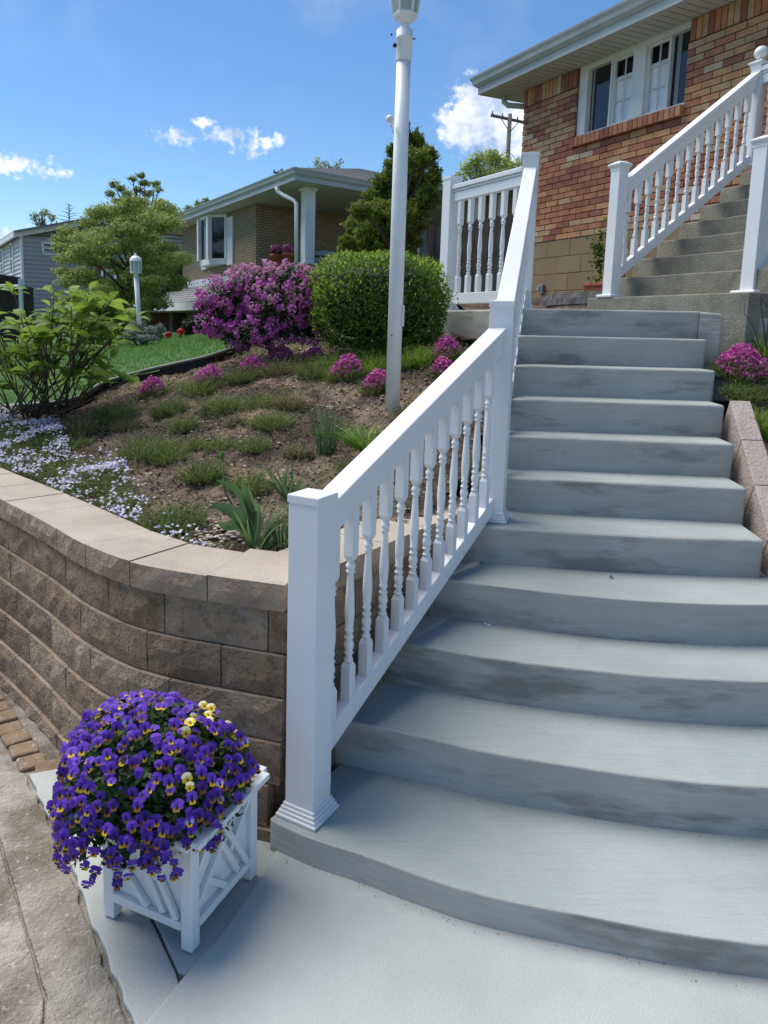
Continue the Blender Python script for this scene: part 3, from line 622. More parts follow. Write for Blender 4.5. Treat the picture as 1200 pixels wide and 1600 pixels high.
smm = [MB().box((0, 0, 0), (.0572, .11, .10), ax=(HW, HN, Vector((0, 0, 1)))).mesh('sill_brick', 'br%d' % i) for i in range(6)]
s = WS0 + .0
while s < WS1 + .02:
    link('sill_brick', smm[random.choice((2, 2, 3, 1))], house, hp(s + .03, .012, WZ0 - .055)); s += .0669
fb = MB().box((0, 0, 0), (.396, .10, .197), ax=HAX).mesh('foundation_block', 'found')
for r_ in range(5):
    s = S0 + (.2 if r_ % 2 else 0) - .2
    while s < 4.2:
        o = link('foundation_block', fb, house, hp(s + .2, -.045 + random.uniform(-.002, .002), ZF - .10 - .2 * r_), bevel=.006); s += .397
MB().box(hp((S0 + S1) / 2, -.13, 2.2), (S1 - S0 - .02, .16, 1.2), ax=HAX).build('foundation', 'found', house)
# window: outer frame, two dark outer lights, two muntined sashes, centre mullion
xs = [hs(x, 140)[0] for x in (915, 948, 951, 984, 1003, 1036, 1039, 1070)]
win = MB(); fo = -.055
def fbar(a, b, z0, z1, o=fo, dp=.07, m_=None): (m_ or win).box(hp((a + b) / 2, o, (z0 + z1) / 2), (b - a, dp, z1 - z0), ax=HAX)
fbar(WS0, xs[0], WZ0, WZ1); fbar(xs[7], WS1, WZ0, WZ1); fbar(xs[0], xs[7], WZ0, WZ0 + .035); fbar(xs[0], xs[7], WZ1 - .06, WZ1); fbar(xs[3], xs[4], WZ0 + .035, WZ1 - .06, fo + .004)
fbar(xs[1], xs[2], WZ0 + .035, WZ1 - .06, fo - .008, .05); fbar(xs[5], xs[6], WZ0 + .035, WZ1 - .06, fo - .008, .05)
wf = win.build('window', 'frame', house, bevel=.004)
z0, z1 = WZ0 + .035, WZ1 - .06
for a, b, d_ in ((xs[0], xs[1], 1), (xs[2], xs[3], 0), (xs[4], xs[5], 0), (xs[6], xs[7], 1)):
    MB().box(hp((a + b) / 2, -.095, (z0 + z1) / 2), (b - a, .006, z1 - z0), ax=HAX).build('pane', 'glass_dark', wf) if d_ else None
    if not d_:
        sa = MB(); t_ = .022
        for q in ((a, a + t_, z0, z1), (b - t_, b, z0, z1), (a + t_, b - t_, z0, z0 + t_), (a + t_, b - t_, z1 - t_, z1)): fbar(*q, -.07, .03, sa)
        fbar((a + b) / 2 - .006, (a + b) / 2 + .006, z0 + t_, z1 - t_, -.075, .012, sa)
        for f in (.36, .68): fbar(a + t_, b - t_, z0 + (z1 - z0) * f - .006, z0 + (z1 - z0) * f + .006, -.075, .010, sa)
        sa.build('sash', 'frame', wf, bevel=.002)
        zc = z0 + (z1 - z0) * .74
        cu = MB(); nn = 18
        vs = [hp(a + (b - a) * i / nn, -.094 + .006 * math.sin(i * 2.4), z) for i in range(nn + 1) for z in (z0, zc)]
        cu.add(vs, [(2 * i, 2 * i + 2, 2 * i + 3, 2 * i + 1) for i in range(nn)], 0, True); cu.build('curtain', 'curtain', wf)
        MB().box(hp((a + b) / 2, -.125, (z0 + z1) / 2), (b - a, .006, z1 - z0), ax=HAX).build('pane', 'glass_dark', wf)
# light strips of drape at the edge of the dark lights
MB().box(hp(xs[6] + .06, -.090, (z0 + z1) / 2), (.05, .004, z1 - z0), ax=HAX).build('drape', 'greybox', wf); MB().box(hp(xs[0] + .03, -.090, (z0 + z1) / 2), (.03, .004, z1 - z0), ax=HAX).build('drape', 'greybox', wf)
# eaves
def hpoly(pts): return [tuple(hp(s, o, 0).xy) for s, o in pts]
OV = .40; SL = S0 - OV
MB().prism(hpoly([(SL, OV), (S1 + .5, OV), (S1 + .5, -6.4), (SL, -6.4)]), 4.695, 4.712).build('soffit', 'soffit', house)
sg = MB()
s = SL
while s < 4.5:
    sg.box(hp(s, OV / 2 - .02, 4.694), (.006, OV - .06, .004), ax=HAX); s += .1
sg.build('soffit_groove', 'greybox', house, kind='stuff')
prof = [(0, .0), (.035, .0), (.075, .035), (.085, .075), (.105, .105), (.110, .125), (.10, .128), (0, .128)]
def gutter_along(pts, prof, z):
    b = MB(); n = len(prof); rings = []
    for p, d in pts: rings.append([Vector((p[0], p[1], 0)) + d * u + Vector((0, 0, z + v)) for u, v in prof])
    for k in range(len(rings) - 1):
        b.add(rings[k] + rings[k + 1], [(i, (i + 1) % n, n + (i + 1) % n, n + i) for i in range(n)])
    b.add(rings[0], [tuple(range(n))]); b.add(rings[-1], [tuple(reversed(range(n)))])
    return b
cd = HN - HW
gutter_along([(hp(SL, -6.4, 0), -HW), (hp(SL, OV, 0), cd), (hp(S1 + .5, OV, 0), HN)], prof, 4.775).build('gutter', 'alum', house)
fa = gutter_along([(hp(SL, -6.4, 0), -HW), (hp(SL, OV, 0), cd), (hp(S1 + .5, OV, 0), HN)], [(0, 0), (.022, 0), (.022, .21), (0, .21)], 4.69); fa.build('fascia', 'alum', house)
rf = MB(); ro = .07; a_, b_, c_, d_ = [hp(SL - ro, OV + ro, 4.905), hp(S1 + .6, OV + ro, 4.905), hp(S1 + .6, -6.4 - ro, 4.905), hp(SL - ro, -6.4 - ro, 4.905)]
e_, f_ = hp(SL + 3.4, OV - 3.4, 6.1), hp(S1 - 2.8, OV - 3.4, 6.1)
rf.add([a_, b_, c_, d_, e_, f_], [(0, 1, 5, 4), (1, 2, 5), (2, 3, 4, 5), (3, 0, 4)])
rf.add([p - Vector((0, 0, .022)) for p in (a_, b_, c_, d_)] + [a_, b_, c_, d_], [(0, 1, 5, 4), (1, 2, 6, 5), (2, 3, 7, 6), (3, 0, 4, 7), (3, 2, 1, 0)])
rf.build('roof', 'shingle', house)
MB().tube([hp(SL + .10, OV - .30, 4.72), hp(SL + .10, OV - .30, 4.62), hp(SL + .14, OV - .34, 4.575), hp(SL + .22, OV - .42, 4.56), hp(S0 - .05, -.30, 4.54), hp(S0 - .05, -.34, 4.4), hp(S0 - .05, -.34, 2.2)], .034, 8).build('downspout', 'alum', house)
ox = hs(849, 452); ob_ = MB().box(hp(ox[0], .03, ox[1]), (.075, .05, .115), ax=HAX).build('outlet_box', 'greybox', house, bevel=.006)
MB().box(hp(ox[0] - .02, .06, ox[1] + .01), (.03, .02, .05), ax=HAX).build('outlet_cover', 'alum', ob_, bevel=.003)

# steps and railing up to the house
QW = Vector((.424, -.906, 0)).normalized(); QQ = Vector((.906, .424, 0)).normalized(); F0 = Vector((1.98, 5.76, 0))
hst = thing('house_steps', 'old grey exposed aggregate steps climbing to the brick house', 'steps', (2.4, 5.3, LANDZ))
for k in range(8):
    f = .232 * k + .012 * math.sin(k * 5.)
    pts = [F0 + QW * (-.19 - .003 * k) + QQ * f, F0 + QW * (1.2 - .003 * k) + QQ * f, F0 + QW * (1.2 - .003 * k) + QQ * (3.0 if k == 7 else 2.0), F0 + QW * (-.19 - .003 * k) + QQ * (1.76)]
    if k == 7: pts = [F0 + QW * -.22 + QQ * f, F0 + QW * 2.6 + QQ * f, F0 + QW * 2.6 + QQ * 1.77, F0 + QW * -.22 + QQ * 1.77]
    MB().prism([p.xy for p in pts], 1.6 if k < 7 else 2.94, 1.985 + .158 * k).build('step', 'aggr', hst, bevel=.008)
P5 = Vector((2.033, 5.80)); P6 = Vector((2.635, 4.94)); P7 = Vector((3.33, 6.455))
qa = math.atan2(QQ.x, QQ.y); pw = .088
r5 = thing('stair_railing', 'white turned baluster railing between the aggregate steps and the brick wall', 'railing', (*P5, 1.985))
make_post(r5, *P5, 1.985, .985, qa, w=pw, cap='fancy', base=False); make_post(r5, *P7, 3.09, .83, qa, w=pw, cap='ball', base=False)
for q, z in ((P5, 1.985), (P7, 3.09)): MB().box((*q, z + .012), (.15, .15, .022), ax=rot_ax(qa)).build('base_plate', 'vinyl', r5, bevel=.008)
rail_span(r5, P5, P7, 2.82, 3.86, 2.09, 3.13, 13, style=1, w=pw, trim=.044)
P8 = P7 + QW.xy * 1.5
make_post(r5, *P8, 3.09, .83, qa, w=pw, cap='ball', base=False); rail_span(r5, P7, P8, 3.86, 3.86, 3.13, 3.13, 11, style=1, w=pw, trim=.044)
r6 = thing('stair_railing', 'white railing with a fancy capped post at the right edge of the photo', 'railing', (*P6, 1.985))
make_post(r6, *P6, 1.985, .97, qa, w=.094, cap='fancy', base=False); MB().box((*P6, 1.997), (.175, .175, .024), ax=rot_ax(qa)).build('base_plate', 'vinyl', r6, bevel=.01)
P9 = P6 + QQ.xy * 1.5
make_post(r6, *P9, 3.05, .90, qa, w=.094, cap='ball', base=False); rail_span(r6, P6, P9, 2.80, 3.80, 2.12, 3.12, 13, style=1, w=pw, trim=.046)

# low dark stone bed wall by the house, terracotta trough
lwq = [(2.25, 8.95), (2.18, 8.2), (2.14, 7.6), (2.22, 7.22), (2.40, 6.95), (2.62, 6.75)]
lww = thing('bed_wall', 'low curved bed edge of dark cap stones beside the house steps', 'wall', (2.2, 7.4, 1.85)); ql, dl = path_len(lwq)
for row, (z0, z1, off, mf) in enumerate(((1.985, 2.105, .02, 'darkstone'), (1.875, 1.982, 0, 'block1'), (1.765, 1.872, 0, 'block0'))):
    t = -.1 * row
    while t < dl[-1] - .05: rough_block(ql, dl, max(t, 0), min(t + .31, dl[-1]), z0, z1, off, .18, mf, mf, lww, 'cap_stone' if row == 0 else 'block', amp=.008, nx=4, nz=2, side=1); t += .31
MB().prism([(2.3, 8.9), (2.25, 7.6), (2.5, 7.1), (2.85, 6.85), (3.2, 7.6), (2.6, 9.0)], 1.8, 2.06).build('bed_soil', 'soil', kind='structure')
tt = thing('plant_trough', 'red terracotta trough on the low stone bed wall', 'planter', (2.60, 7.5, 2.06))
def trough(c, ax, L, W, Hh, m_, parent):
    b = MB(); ws = [(L * .9, W * .8, 0), (L, W, Hh), (L * 1.04, W * 1.1, Hh), (L * 1.04, W * 1.1, Hh + .03), (L * .93, W * .82, Hh + .03), (L * .9, W * .78, Hh - .02)]
    vs = [Vector(c) + ax[0] * (i * l / 2) + ax[1] * (j * w_ / 2) + Vector((0, 0, z)) for l, w_, z in ws for i, j in ((-1, -1), (1, -1), (1, 1), (-1, 1))]
    b.add(vs, [(k * 4 + i, k * 4 + (i + 1) % 4, k * 4 + 4 + (i + 1) % 4, k * 4 + 4 + i) for k in range(5) for i in range(4)] + [(3, 2, 1, 0)])
    b.add([vs[20], vs[21], vs[22], vs[23]], [(0, 1, 2, 3)], 1)
    return b.build('trough', [m_, 'soil'], parent, bevel=.004)
trough((2.60, 7.55, 2.05), HAX, .42, .2, .13, 'terra', tt)
t3 = thing('flower_pot', 'small round terracotta pot beside the left post of the aggregate steps', 'pot', (2.36, 6.45, 1.98))
MB().lathe((2.36, 6.45, 1.98), [(.05, 0), (.07, .12), (.078, .12), (.078, .15), (.066, .15), (.062, .13)], 16).build('pot', 'terra', t3)
cl = thing('climbing_plant', 'sparse green climbing plant against the tan foundation beside the white post', 'plant', (2.66, 7.6, 2.1))
cm = MB()
for k in range(5):
    a = Vector((2.64 + .03 * k, 7.58 - .03 * k, 2.1)); cm.tube([a, a + Vector((random.uniform(-.05, .06), .05, .25)), a + Vector((random.uniform(-.03, .1), .1, .55))], .006, 4)
cm.build('stem', 'bark', cl)
pos = np.array([P(random.gauss(938, 7), random.gauss(400, 22), 7.6) for _ in range(170)]); leafobj('foliage', [leafgeo(pos, rg.normal(size=(170, 3)) + [-.3, -.6, .6], .05, .6)], ['box'], cl, kind='stuff')

# ------------------------------------------------------------------ planter and violas
PB = Vector((-.377, 1.829, 0)); e1 = Vector((-.9075, .42, 0)).normalized(); e2 = Vector((.42, .9075, 0)).normalized(); PS1, PS2 = .315, .345
pl = thing('planter_box', 'white square planter box with criss cross fretwork sides', 'planter', PB + e1 * PS1 / 2 + e2 * PS2 / 2)
PAX = (e1, e2, Vector((0, 0, 1))); lw_ = .038; PH = .325; zb = -.008
def pp(u, v, z): return PB + e1 * u + e2 * v + Vector((0, 0, z))
for i in (0, 1):
    for j in (0, 1):
        MB().box(pp(lw_ / 2 + i * (PS1 - lw_), lw_ / 2 + j * (PS2 - lw_), (PH + zb) / 2), (lw_, lw_, PH - zb), ax=PAX).build('leg', 'planter', pl, bevel=.003)
MB().box(pp(PS1 / 2, PS2 / 2, .19), (PS1 - .035, PS2 - .035, .25), ax=PAX).build('side_panel', 'planter', pl)
rm = MB()
for a, b in (((-.012, -.012), (PS1 + .012, -.012)), ((PS1 + .012, -.012), (PS1 + .012, PS2 + .012)), ((PS1 + .012, PS2 + .012), (-.012, PS2 + .012)), ((-.012, PS2 + .012), (-.012, -.012))):
    rm.beam(pp(*a, PH + .009), pp(*b, PH + .009), .05, .018)
rm.build('rim', 'planter', pl, bevel=.003)
segs = [(0., .16, .80, 1.02), (.26, .96, .74, .02), (.40, .96, .93, -.02), (.60, .42, 1.0, .86), (.16, .36, .50, .0), (.0, .62, .24, .94)]
def face(o, du, W, dn):
    z0, z1 = .075, PH - .012
    for u0 in (0,): 
        MB().beam(o + du * lw_ + Vector((0, 0, z0 - .012)) + dn * .004, o + du * (W - lw_) + Vector((0, 0, z0 - .012)) + dn * .004, .022, .026).build('bottom_rail', 'planter', pl, bevel=.002)
    for k, (a, b, c, d) in enumerate(segs):
        pts = []
        for (u, v) in ((a, b), (c, d)): pts.append((min(max(u, 0), 1), min(max(v, 0), 1)))
        A_ = o + du * (lw_ + (W - 2 * lw_) * pts[0][0]) + Vector((0, 0, z0 + (z1 - z0) * pts[0][1])); B_ = o + du * (lw_ + (W - 2 * lw_) * pts[1][0]) + Vector((0, 0, z0 + (z1 - z0) * pts[1][1]))
        MB().beam(A_ + dn * (.003 + .0012 * (k % 3)), B_ + dn * (.003 + .0012 * (k % 3)), .016, .019, up=(B_ - A_).cross(dn).normalized() * (1 if (B_ - A_).cross(dn).z > 0 else -1)).build('slat', 'planter', pl, bevel=.0015)
face(pp(PS1, .012, 0), -e1, PS1, -e2)
face(pp(.012, 0, 0), e2, PS2, -e1)
face(pp(PS1 - .012, PS2, 0), -e2, PS2, e1)
MB().box(pp(PS1 / 2, PS2 / 2, PH - .01), (PS1 - .03, PS2 - .03, .02), ax=PAX).build('potting_soil', 'soil', pl)

def viola_mesh(cu, cs_, clw, cc_):
    b = MB()
    def petal(a, r, wd, mi, z, r0=.0, tip=.0):
        c, s_ = math.cos(a), math.sin(a); px_ = lambda u, v, zz: (c * u - s_ * v, s_ * u + c * v, zz)
        b.add([px_(r0, 0, z), px_(r * .45, -wd * .42, z + .0015), px_(r * .85, -wd * .46, z + .001 + tip), px_(r, -wd * .12, z + tip), px_(r, wd * .12, z + tip), px_(r * .85, wd * .46, z + .001 + tip), px_(r * .45, wd * .42, z + .0015)], [(0, 1, 2, 3, 4, 5, 6)], mi)
    petal(R(90 + 28), .0205, .022, 0, -.001, tip=-.003); petal(R(90 - 28), .0205, .022, 0, -.0003, tip=-.003)
    petal(R(178), .0165, .017, 1, .0014, tip=.001); petal(R(2), .0165, .017, 1, .0018, tip=.001)
    petal(R(-90), .0175, .021, 2, .0026, tip=.003)
    b.add([(-.004, -.007, .0052), (0, -.011, .0054), (.004, -.007, .0052), (.0035, .001, .0048), (-.0035, .001, .0048)], [(0, 1, 2, 3, 4)], 3)
    return b.mesh('flower', [cu, cs_, clw, cc_])
VM = [viola_mesh('vio1', 'vio2', 'vioy', 'vioc'), viola_mesh('vio1', 'vio1', 'viob', 'vioc'), viola_mesh('vio3', 'vio3', 'viob', 'vioc'), viola_mesh('vio2', 'viol', 'vioy', 'vioc'), viola_mesh('viow', 'vioY', 'vioY', 'viob'), viola_mesh('vio2', 'vio1', 'vio3', 'vio3')]
vc = Vector((-.532, 2.05, .385)); vt = thing('viola_plant', 'mound of purple and yellow violas spilling over the white planter box', 'flowers', vc)
def vdome(th, ph, k=1.):                            # th azimuth, ph 0 top .. 1.9 below the rim
    r = .262 * (1 + .17 * max(0, math.cos(th + 1.02)) ** 2 * min(1, ph / 1.2)) * (1 + .07 * math.sin(3 * th + 1) + .05 * math.sin(5 * th)); s_ = math.sin(min(ph, 1.57)); z = .238 * math.cos(min(ph, 1.57)) - (max(ph - 1.45, 0)) * .22
    return Vector((vc.x + r * k * s_ * math.cos(th) * 1.04 - .015, vc.y + r * k * s_ * math.sin(th) * .97, vc.z + z * k - .02))
cnt = 0; placed = []
tries = 0
while cnt < 299 and tries < 9000:
    tries += 1; th = random.uniform(0, 6.2832); ph = math.acos(1 - random.random() * 1.0) if random.random() < .66 else random.uniform(1.35, 1.9)
    if math.sin(th) > .35 and ph > .9 and random.random() < .8: continue
    if math.cos(th) > .80 and ph > 1.5: continue
    p = vdome(th, ph, random.uniform(.97, 1.06))
    if any((p - q).length < .0215 for q in placed): continue
    placed.append(p); nrm = Vector((math.cos(th) * math.sin(ph), math.sin(th) * math.sin(ph), math.cos(ph)))
    nrm = (nrm * .75 + Vector((.10, -.85, .30)) + Vector((random.gauss(0, .32), random.gauss(0, .32), random.gauss(0, .28)))).normalized()
    if ph > 1.5: nrm = (nrm + Vector((0, 0, -.5))).normalized()
    x = Vector((0, 0, 1)).cross(nrm).normalized(); y = nrm.cross(x); rt = random.gauss(0, .25)
    x, y = x * math.cos(rt) + y * math.sin(rt), y * math.cos(rt) - x * math.sin(rt)
    px_r = p.x - vc.x; yel = (px_r > .09 and px_r < .24 and p.z > vc.z + .09 and p.z < vc.z + .20 and p.y < vc.y + .13 and random.random() < .42)
    o = link('flower', VM[4] if yel else VM[random.choices((0, 1, 2, 3, 5), (4, 4, 2.4, 1.0, 1.8))[0]], vt, p)
    o.matrix_local = Matrix.Translation(p - vc) @ Matrix((x, y, nrm)).transposed().to_4x4() @ Matrix.Scale(random.uniform(.70, 1.02), 4); cnt += 1
xf = MB(); VMAT = ['vio1', 'vio2', 'vioy', 'vioc', 'viob', 'vio3']; xi = {'vio1': 0, 'vio2': 1, 'vioy': 2, 'vioc': 3, 'viob': 4, 'vio3': 5}
xo = 0; tries = 0
while xo < 190 and tries < 9000:                     # further blooms tucked between the separate ones
    tries += 1; th = random.uniform(0, 6.2832); ph = math.acos(1 - random.random()) if random.random() < .7 else random.uniform(1.3, 2.0)
    if math.sin(th) > .3 and ph > .8: continue
    if math.cos(th) > .80 and ph > 1.5: continue
    p = vdome(th, ph, random.uniform(.93, 1.02))
    if any((p - q).length < .0155 for q in placed): continue
    placed.append(p); nrm = (Vector((math.cos(th) * math.sin(ph), math.sin(th) * math.sin(ph), math.cos(ph))) + Vector((.1, -.5, .2)) + Vector((random.gauss(0, .45), random.gauss(0, .45), random.gauss(0, .4)))).normalized()
    x = Vector((0, 0, 1)).cross(nrm).normalized(); y = nrm.cross(x); me = VM[random.choice((0, 1, 1, 2, 5))]; mx = Matrix.Translation(p) @ Matrix((x, y, nrm)).transposed().to_4x4() @ Matrix.Scale(random.uniform(.7, .98), 4)
    for f in me.polygons: xf.add([mx @ me.vertices[i].co for i in f.vertices], [tuple(range(len(f.vertices)))], xi.get([k for k in M if M[k] == me.materials[f.material_index]][0], 0))
    xo += 1
xf.build('blooms', VMAT, vt, kind='stuff')
n = 5200; pt = []; nn_ = []
for _ in range(n):
    th = random.uniform(0, 6.2832); ph = math.acos(1 - random.random()) if random.random() < .75 else random.uniform(1.3, 1.85); k = random.uniform(.72, .99)
    pt.append(vdome(th, ph, k)); nn_.append((math.cos(th) * math.sin(ph), math.sin(th) * math.sin(ph), math.cos(ph) + .3))
leafobj('foliage', [leafgeo(np.array(pt), np.array(nn_) + rg.normal(size=(n, 3)) * .6, rg.uniform(.02, .038, n), .5)], ['violeaf'], vt, kind='stuff')
sm2 = MB()
for p in placed[::2]: sm2.tube([p - (p - vc) * .05 + Vector((0, 0, -.006)), p - (p - vc) * .25 + Vector((0, 0, -.01))], .0012, 3)
sm2.build('stem', 'stem_green', vt, kind='stuff')
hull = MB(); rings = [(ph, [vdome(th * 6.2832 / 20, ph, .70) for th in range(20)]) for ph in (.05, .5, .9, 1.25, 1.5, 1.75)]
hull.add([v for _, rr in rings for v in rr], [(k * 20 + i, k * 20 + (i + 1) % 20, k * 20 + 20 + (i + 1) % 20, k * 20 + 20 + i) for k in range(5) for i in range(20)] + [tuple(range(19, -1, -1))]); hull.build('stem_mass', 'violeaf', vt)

# ------------------------------------------------------------------ lamp posts
LP = on_ground(613, 640); lx, ly, lz = LP
lam = thing('lamp_post', 'tall weathered white lamp post standing in the mulched garden bed', 'lamp post', LP)
def lz_(py): return P(614, py, ly).z
pole = MB().lathe((lx, ly, 0), [(.043, lz - .1), (.043, lz_(300)), (.040, lz_(96))], 20).build('pole', 'lamp_white', lam)
MB().lathe((lx, ly, 0), [(.0435, lz_(96)), (.0445, lz_(94)), (.0445, lz_(62)), (.048, lz_(61)), (.048, lz_(58)), (.0445, lz_(57)), (.046, lz_(47)), (.03, lz_(44)), (.024, lz_(40)), (.028, lz_(37))], 20).build('collar', 'lamp_white', lam)
ba = MB(); zc = lz_(38); ba.lathe((lx, ly, zc), [(.026, 0), (.045, .012), (.066, .035), (.071, .05), (.066, .056)], 6, smooth=False); cupo = ba.build('lantern_base', 'lamp_white', lam)
lf = MB(); zt = zc + .056; Hl = .27
for k in range(6):
    a = 6.28319 * k / 6; r0, r1 = .067, .108
    lf.beam((lx + r0 * math.cos(a), ly + r0 * math.sin(a), zt), (lx + r1 * math.cos(a), ly + r1 * math.sin(a), zt + Hl), .012, .012, up=(math.cos(a), math.sin(a), 0))
    b_ = 6.28319 * (k + 1) / 6; i_ = .985
    MB().add([(lx + r0 * i_ * math.cos(a), ly + r0 * i_ * math.sin(a), zt), (lx + r0 * i_ * math.cos(b_), ly + r0 * i_ * math.sin(b_), zt), (lx + r1 * i_ * math.cos(b_), ly + r1 * i_ * math.sin(b_), zt + Hl), (lx + r1 * i_ * math.cos(a), ly + r1 * i_ * math.sin(a), zt + Hl)], [(0, 1, 2, 3)]).build('pane', 'lampglass', lam)
lf.lathe((lx, ly, zt + Hl), [(.112, 0), (.125, .01), (.10, .05), (.05, .10), (.02, .115), (.012, .15), (.02, .165), (.004, .18)], 6, smooth=False)
lf.build('lantern_frame', 'lamp_white', lam); MB().lathe((lx, ly, zt), [(.02, 0), (.024, .02), (.03, .04), (.034, .16), (.02, .20)], 12).build('bulb', 'bulb', lam)
kp = P(609, 186, ly - .07); MB().lathe(kp, [(.004, -.02), (.015, -.016), (.022, -.004), (.022, .006), (.014, .018), (.003, .022)], 12).build('knob', 'lamp_white', lam); MB().tube([kp + Vector((.012, .03, -.012)), kp + Vector((.016, .06, -.02))], .010, 8).build('knob_stem', 'lamp_white', lam)
MB().box((lx + .044, ly - .005, (lz_(476) + lz_(510)) / 2), (.012, .05, lz_(476) - lz_(510))).build('cover_plate', 'lamp_white', lam, bevel=.004)
cv = P(617, 71, ly - .045); MB().lathe(cv, [(.012, 0), (.012, .004), (.008, .006)], 12, axis=(0, -1, 0)).build('photo_cell', 'black', lam)
MB().lathe(cv + Vector((-.02, .0, .055)), [(.006, 0), (.006, .004)], 8, axis=(0, -1, 0)).build('screw', 'black', lam); MB().tube([Vector((lx + .045, ly, lz_(60))), Vector((lx + .062, ly, lz_(60)))], .004, 6).build('screw', 'black', lam)
MB().lathe(P(612, 524, ly - .043), [(.006, 0), (.006, .003)], 8, axis=(0, -1, 0)).build('screw', 'greybox', lam)
q = P(214, 500, 11); q.z = float(H(q.x, q.y)); fl = thing('lamp_post', 'small white domed lantern on a leaning white post by the far end of the lawn', 'lamp post', q)
tp = P(212.5, 428, 11); MB().tube([q + Vector((.05, 0, 0)), tp], .034, 10).build('pole', 'lamp_white', fl)
b0 = P(222, 500, 11.0); MB().lathe((b0.x, b0.y - .02, q.z), [(.085, 0), (.085, .30), (.06, .33)], 12).build('footing', 'lamp_white', fl)
MB().lathe(tp, [(.05, 0), (.082, .01), (.085, .025)], 8).build('lantern_base', 'lamp_white', fl)
lf = MB()
for k in range(8):
    a = 6.28319 * k / 8; lf.beam(tp + Vector((.078 * math.cos(a), .078 * math.sin(a), .02)), tp + Vector((.082 * math.cos(a), .082 * math.sin(a), .17)), .012, .012, up=(math.cos(a), math.sin(a), 0))
lf.build('lantern_frame', 'lamp_white', fl); MB().lathe(tp, [(.07, .02), (.074, .17)], 8, smooth=False).build('pane', 'lampglass', fl)
MB().lathe(tp, [(.092, .17), (.09, .18), (.08, .215), (.05, .245), (.015, .26), (.02, .275), (.004, .29)], 12).build('dome', 'lamp_white', fl)
MB().beam(q + Vector((-.02, 0, 1.02 * .6)), q + Vector((-.05, 0, .64)), .02, .02).build('bracket', 'lamp_white', fl)

# ------------------------------------------------------------------ tan brick house in the background
tb = bpy.data.materials.new('tan_brick'); tb.use_nodes = True; t_ = tb.node_tree; M['tan'] = tb
tcn = N(t_, 'ShaderNodeUVMap'); bt = N(t_, 'ShaderNodeTexBrick'); t_.links.new(tcn.outputs[0], bt.inputs[0])
for i, v in ((1, (.36, .28, .175, 1)), (2, (.28, .215, .135, 1)), (3, (.11, .09, .075, 1))): bt.inputs[i].default_value = v
bt.inputs['Scale'].default_value = 1; bt.inputs['Mortar Size'].default_value = .008; bt.inputs['Brick Width'].default_value = .213; bt.inputs['Row Height'].default_value = .0677; bt.inputs['Mortar Smooth'].default_value = .1
bs_ = t_.nodes['Principled BSDF']; bs_.inputs['Roughness'].default_value = .85; t_.links.new(bt.outputs[0], bs_.inputs[0])
bpn = N(t_, 'ShaderNodeBump'); bpn.inputs['Strength'].default_value = .6; bpn.inputs['Distance'].default_value = .01; bpn.invert = True; t_.links.new(bt.outputs[1], bpn.inputs['Height']); t_.links.new(bpn.outputs[0], bs_.inputs['Normal'])
def uvwall(name, m_, corners, parent, thick=.15):
    """vertical wall panel from 2 plan points and z0,z1 with metric UVs"""
    (a, b, z0, z1) = corners; a = Vector((*a, 0)); b = Vector((*b, 0)); d = (b - a); L = d.length; d.normalize(); n = Vector((d.y, -d.x, 0))
    mb = MB(); f0 = [a, b]; vs = [Vector((p.x, p.y, z)) - n * o for o in (0, thick) for z in (z0, z1) for p in (a, b)]
    mb.add(vs, [(0, 1, 3, 2), (5, 4, 6, 7), (1, 5, 7, 3), (4, 0, 2, 6), (2, 3, 7, 6), (0, 4, 5, 1)])
    o = mb.build(name, m_, parent); me = o.data; uv = me.uv_layers.new(name='UVMap'); o_ = wo(parent)
    for lp in me.loops:
        p = me.vertices[lp.vertex_index].co + o_; uv.data[lp.index].uv = ((p - a).dot(d) + (p - a).dot(n), p.z)
    return o
TB = Vector((-2.30, 20.1, 0)); TD = Vector((-.485, .875, 0)); TN = Vector((-.875, -.485, 0)); TR = Vector((.78, .626, 0)); TRN = Vector((.626, -.78, 0))
th_ = thing('tan_house', 'tan brick bungalow with a white bay window and a white porch column', 'house', TB + Vector((0, 0, 1.4)))
LE = TB + TD * 6.4
uvwall('wall', 'tan', (LE.xy, TB.xy, 1.3, 4.86), th_); uvwall('wall', 'tan', (TB.xy, (TB + TR * 9).xy, 1.5, 4.86), th_)
uvwall('wall', 'tan', ((LE + TR * 8).xy, LE.xy, 1.3, 4.86), th_)
def tp_(t, o, z): return TB + TD * t + TN * o + Vector((0, 0, z))
TAX = (TD, TN, Vector((0, 0, 1)))
PC = TB - TD * 2.9; porch_z = 2.95
pf = MB(); pf.prism([tuple(x.xy) for x in (TB - TD * .0, PC, PC + TR * 9, TB + TR * 9)], 1.4, porch_z); pf.build('porch_floor', 'tan', th_)
uvwall('porch_wall', 'tan', ((TB - TD * .1 + TN * .02).xy, (PC + TN * .02).xy, 1.4, 3.1), th_, .12); MB().box(TB - TD * 1.5 + TN * -.05 + Vector((0, 0, 3.13)), (2.9, .26, .05), ax=TAX).build('porch_ledge', 'found', th_)
cpn = PC + TR * .16 + TD * .16
ce = MB(); ce.box((cpn.x, cpn.y, 4.0), (.25, .25, 1.75), ax=(TD, TN, Vector((0, 0, 1)))); ce.box((cpn.x, cpn.y, 3.17), (.32, .32, .07), ax=TAX); ce.box((cpn.x, cpn.y, 4.83), (.33, .33, .08), ax=TAX); ce.build('porch_column', 'trim', th_, bevel=.012)
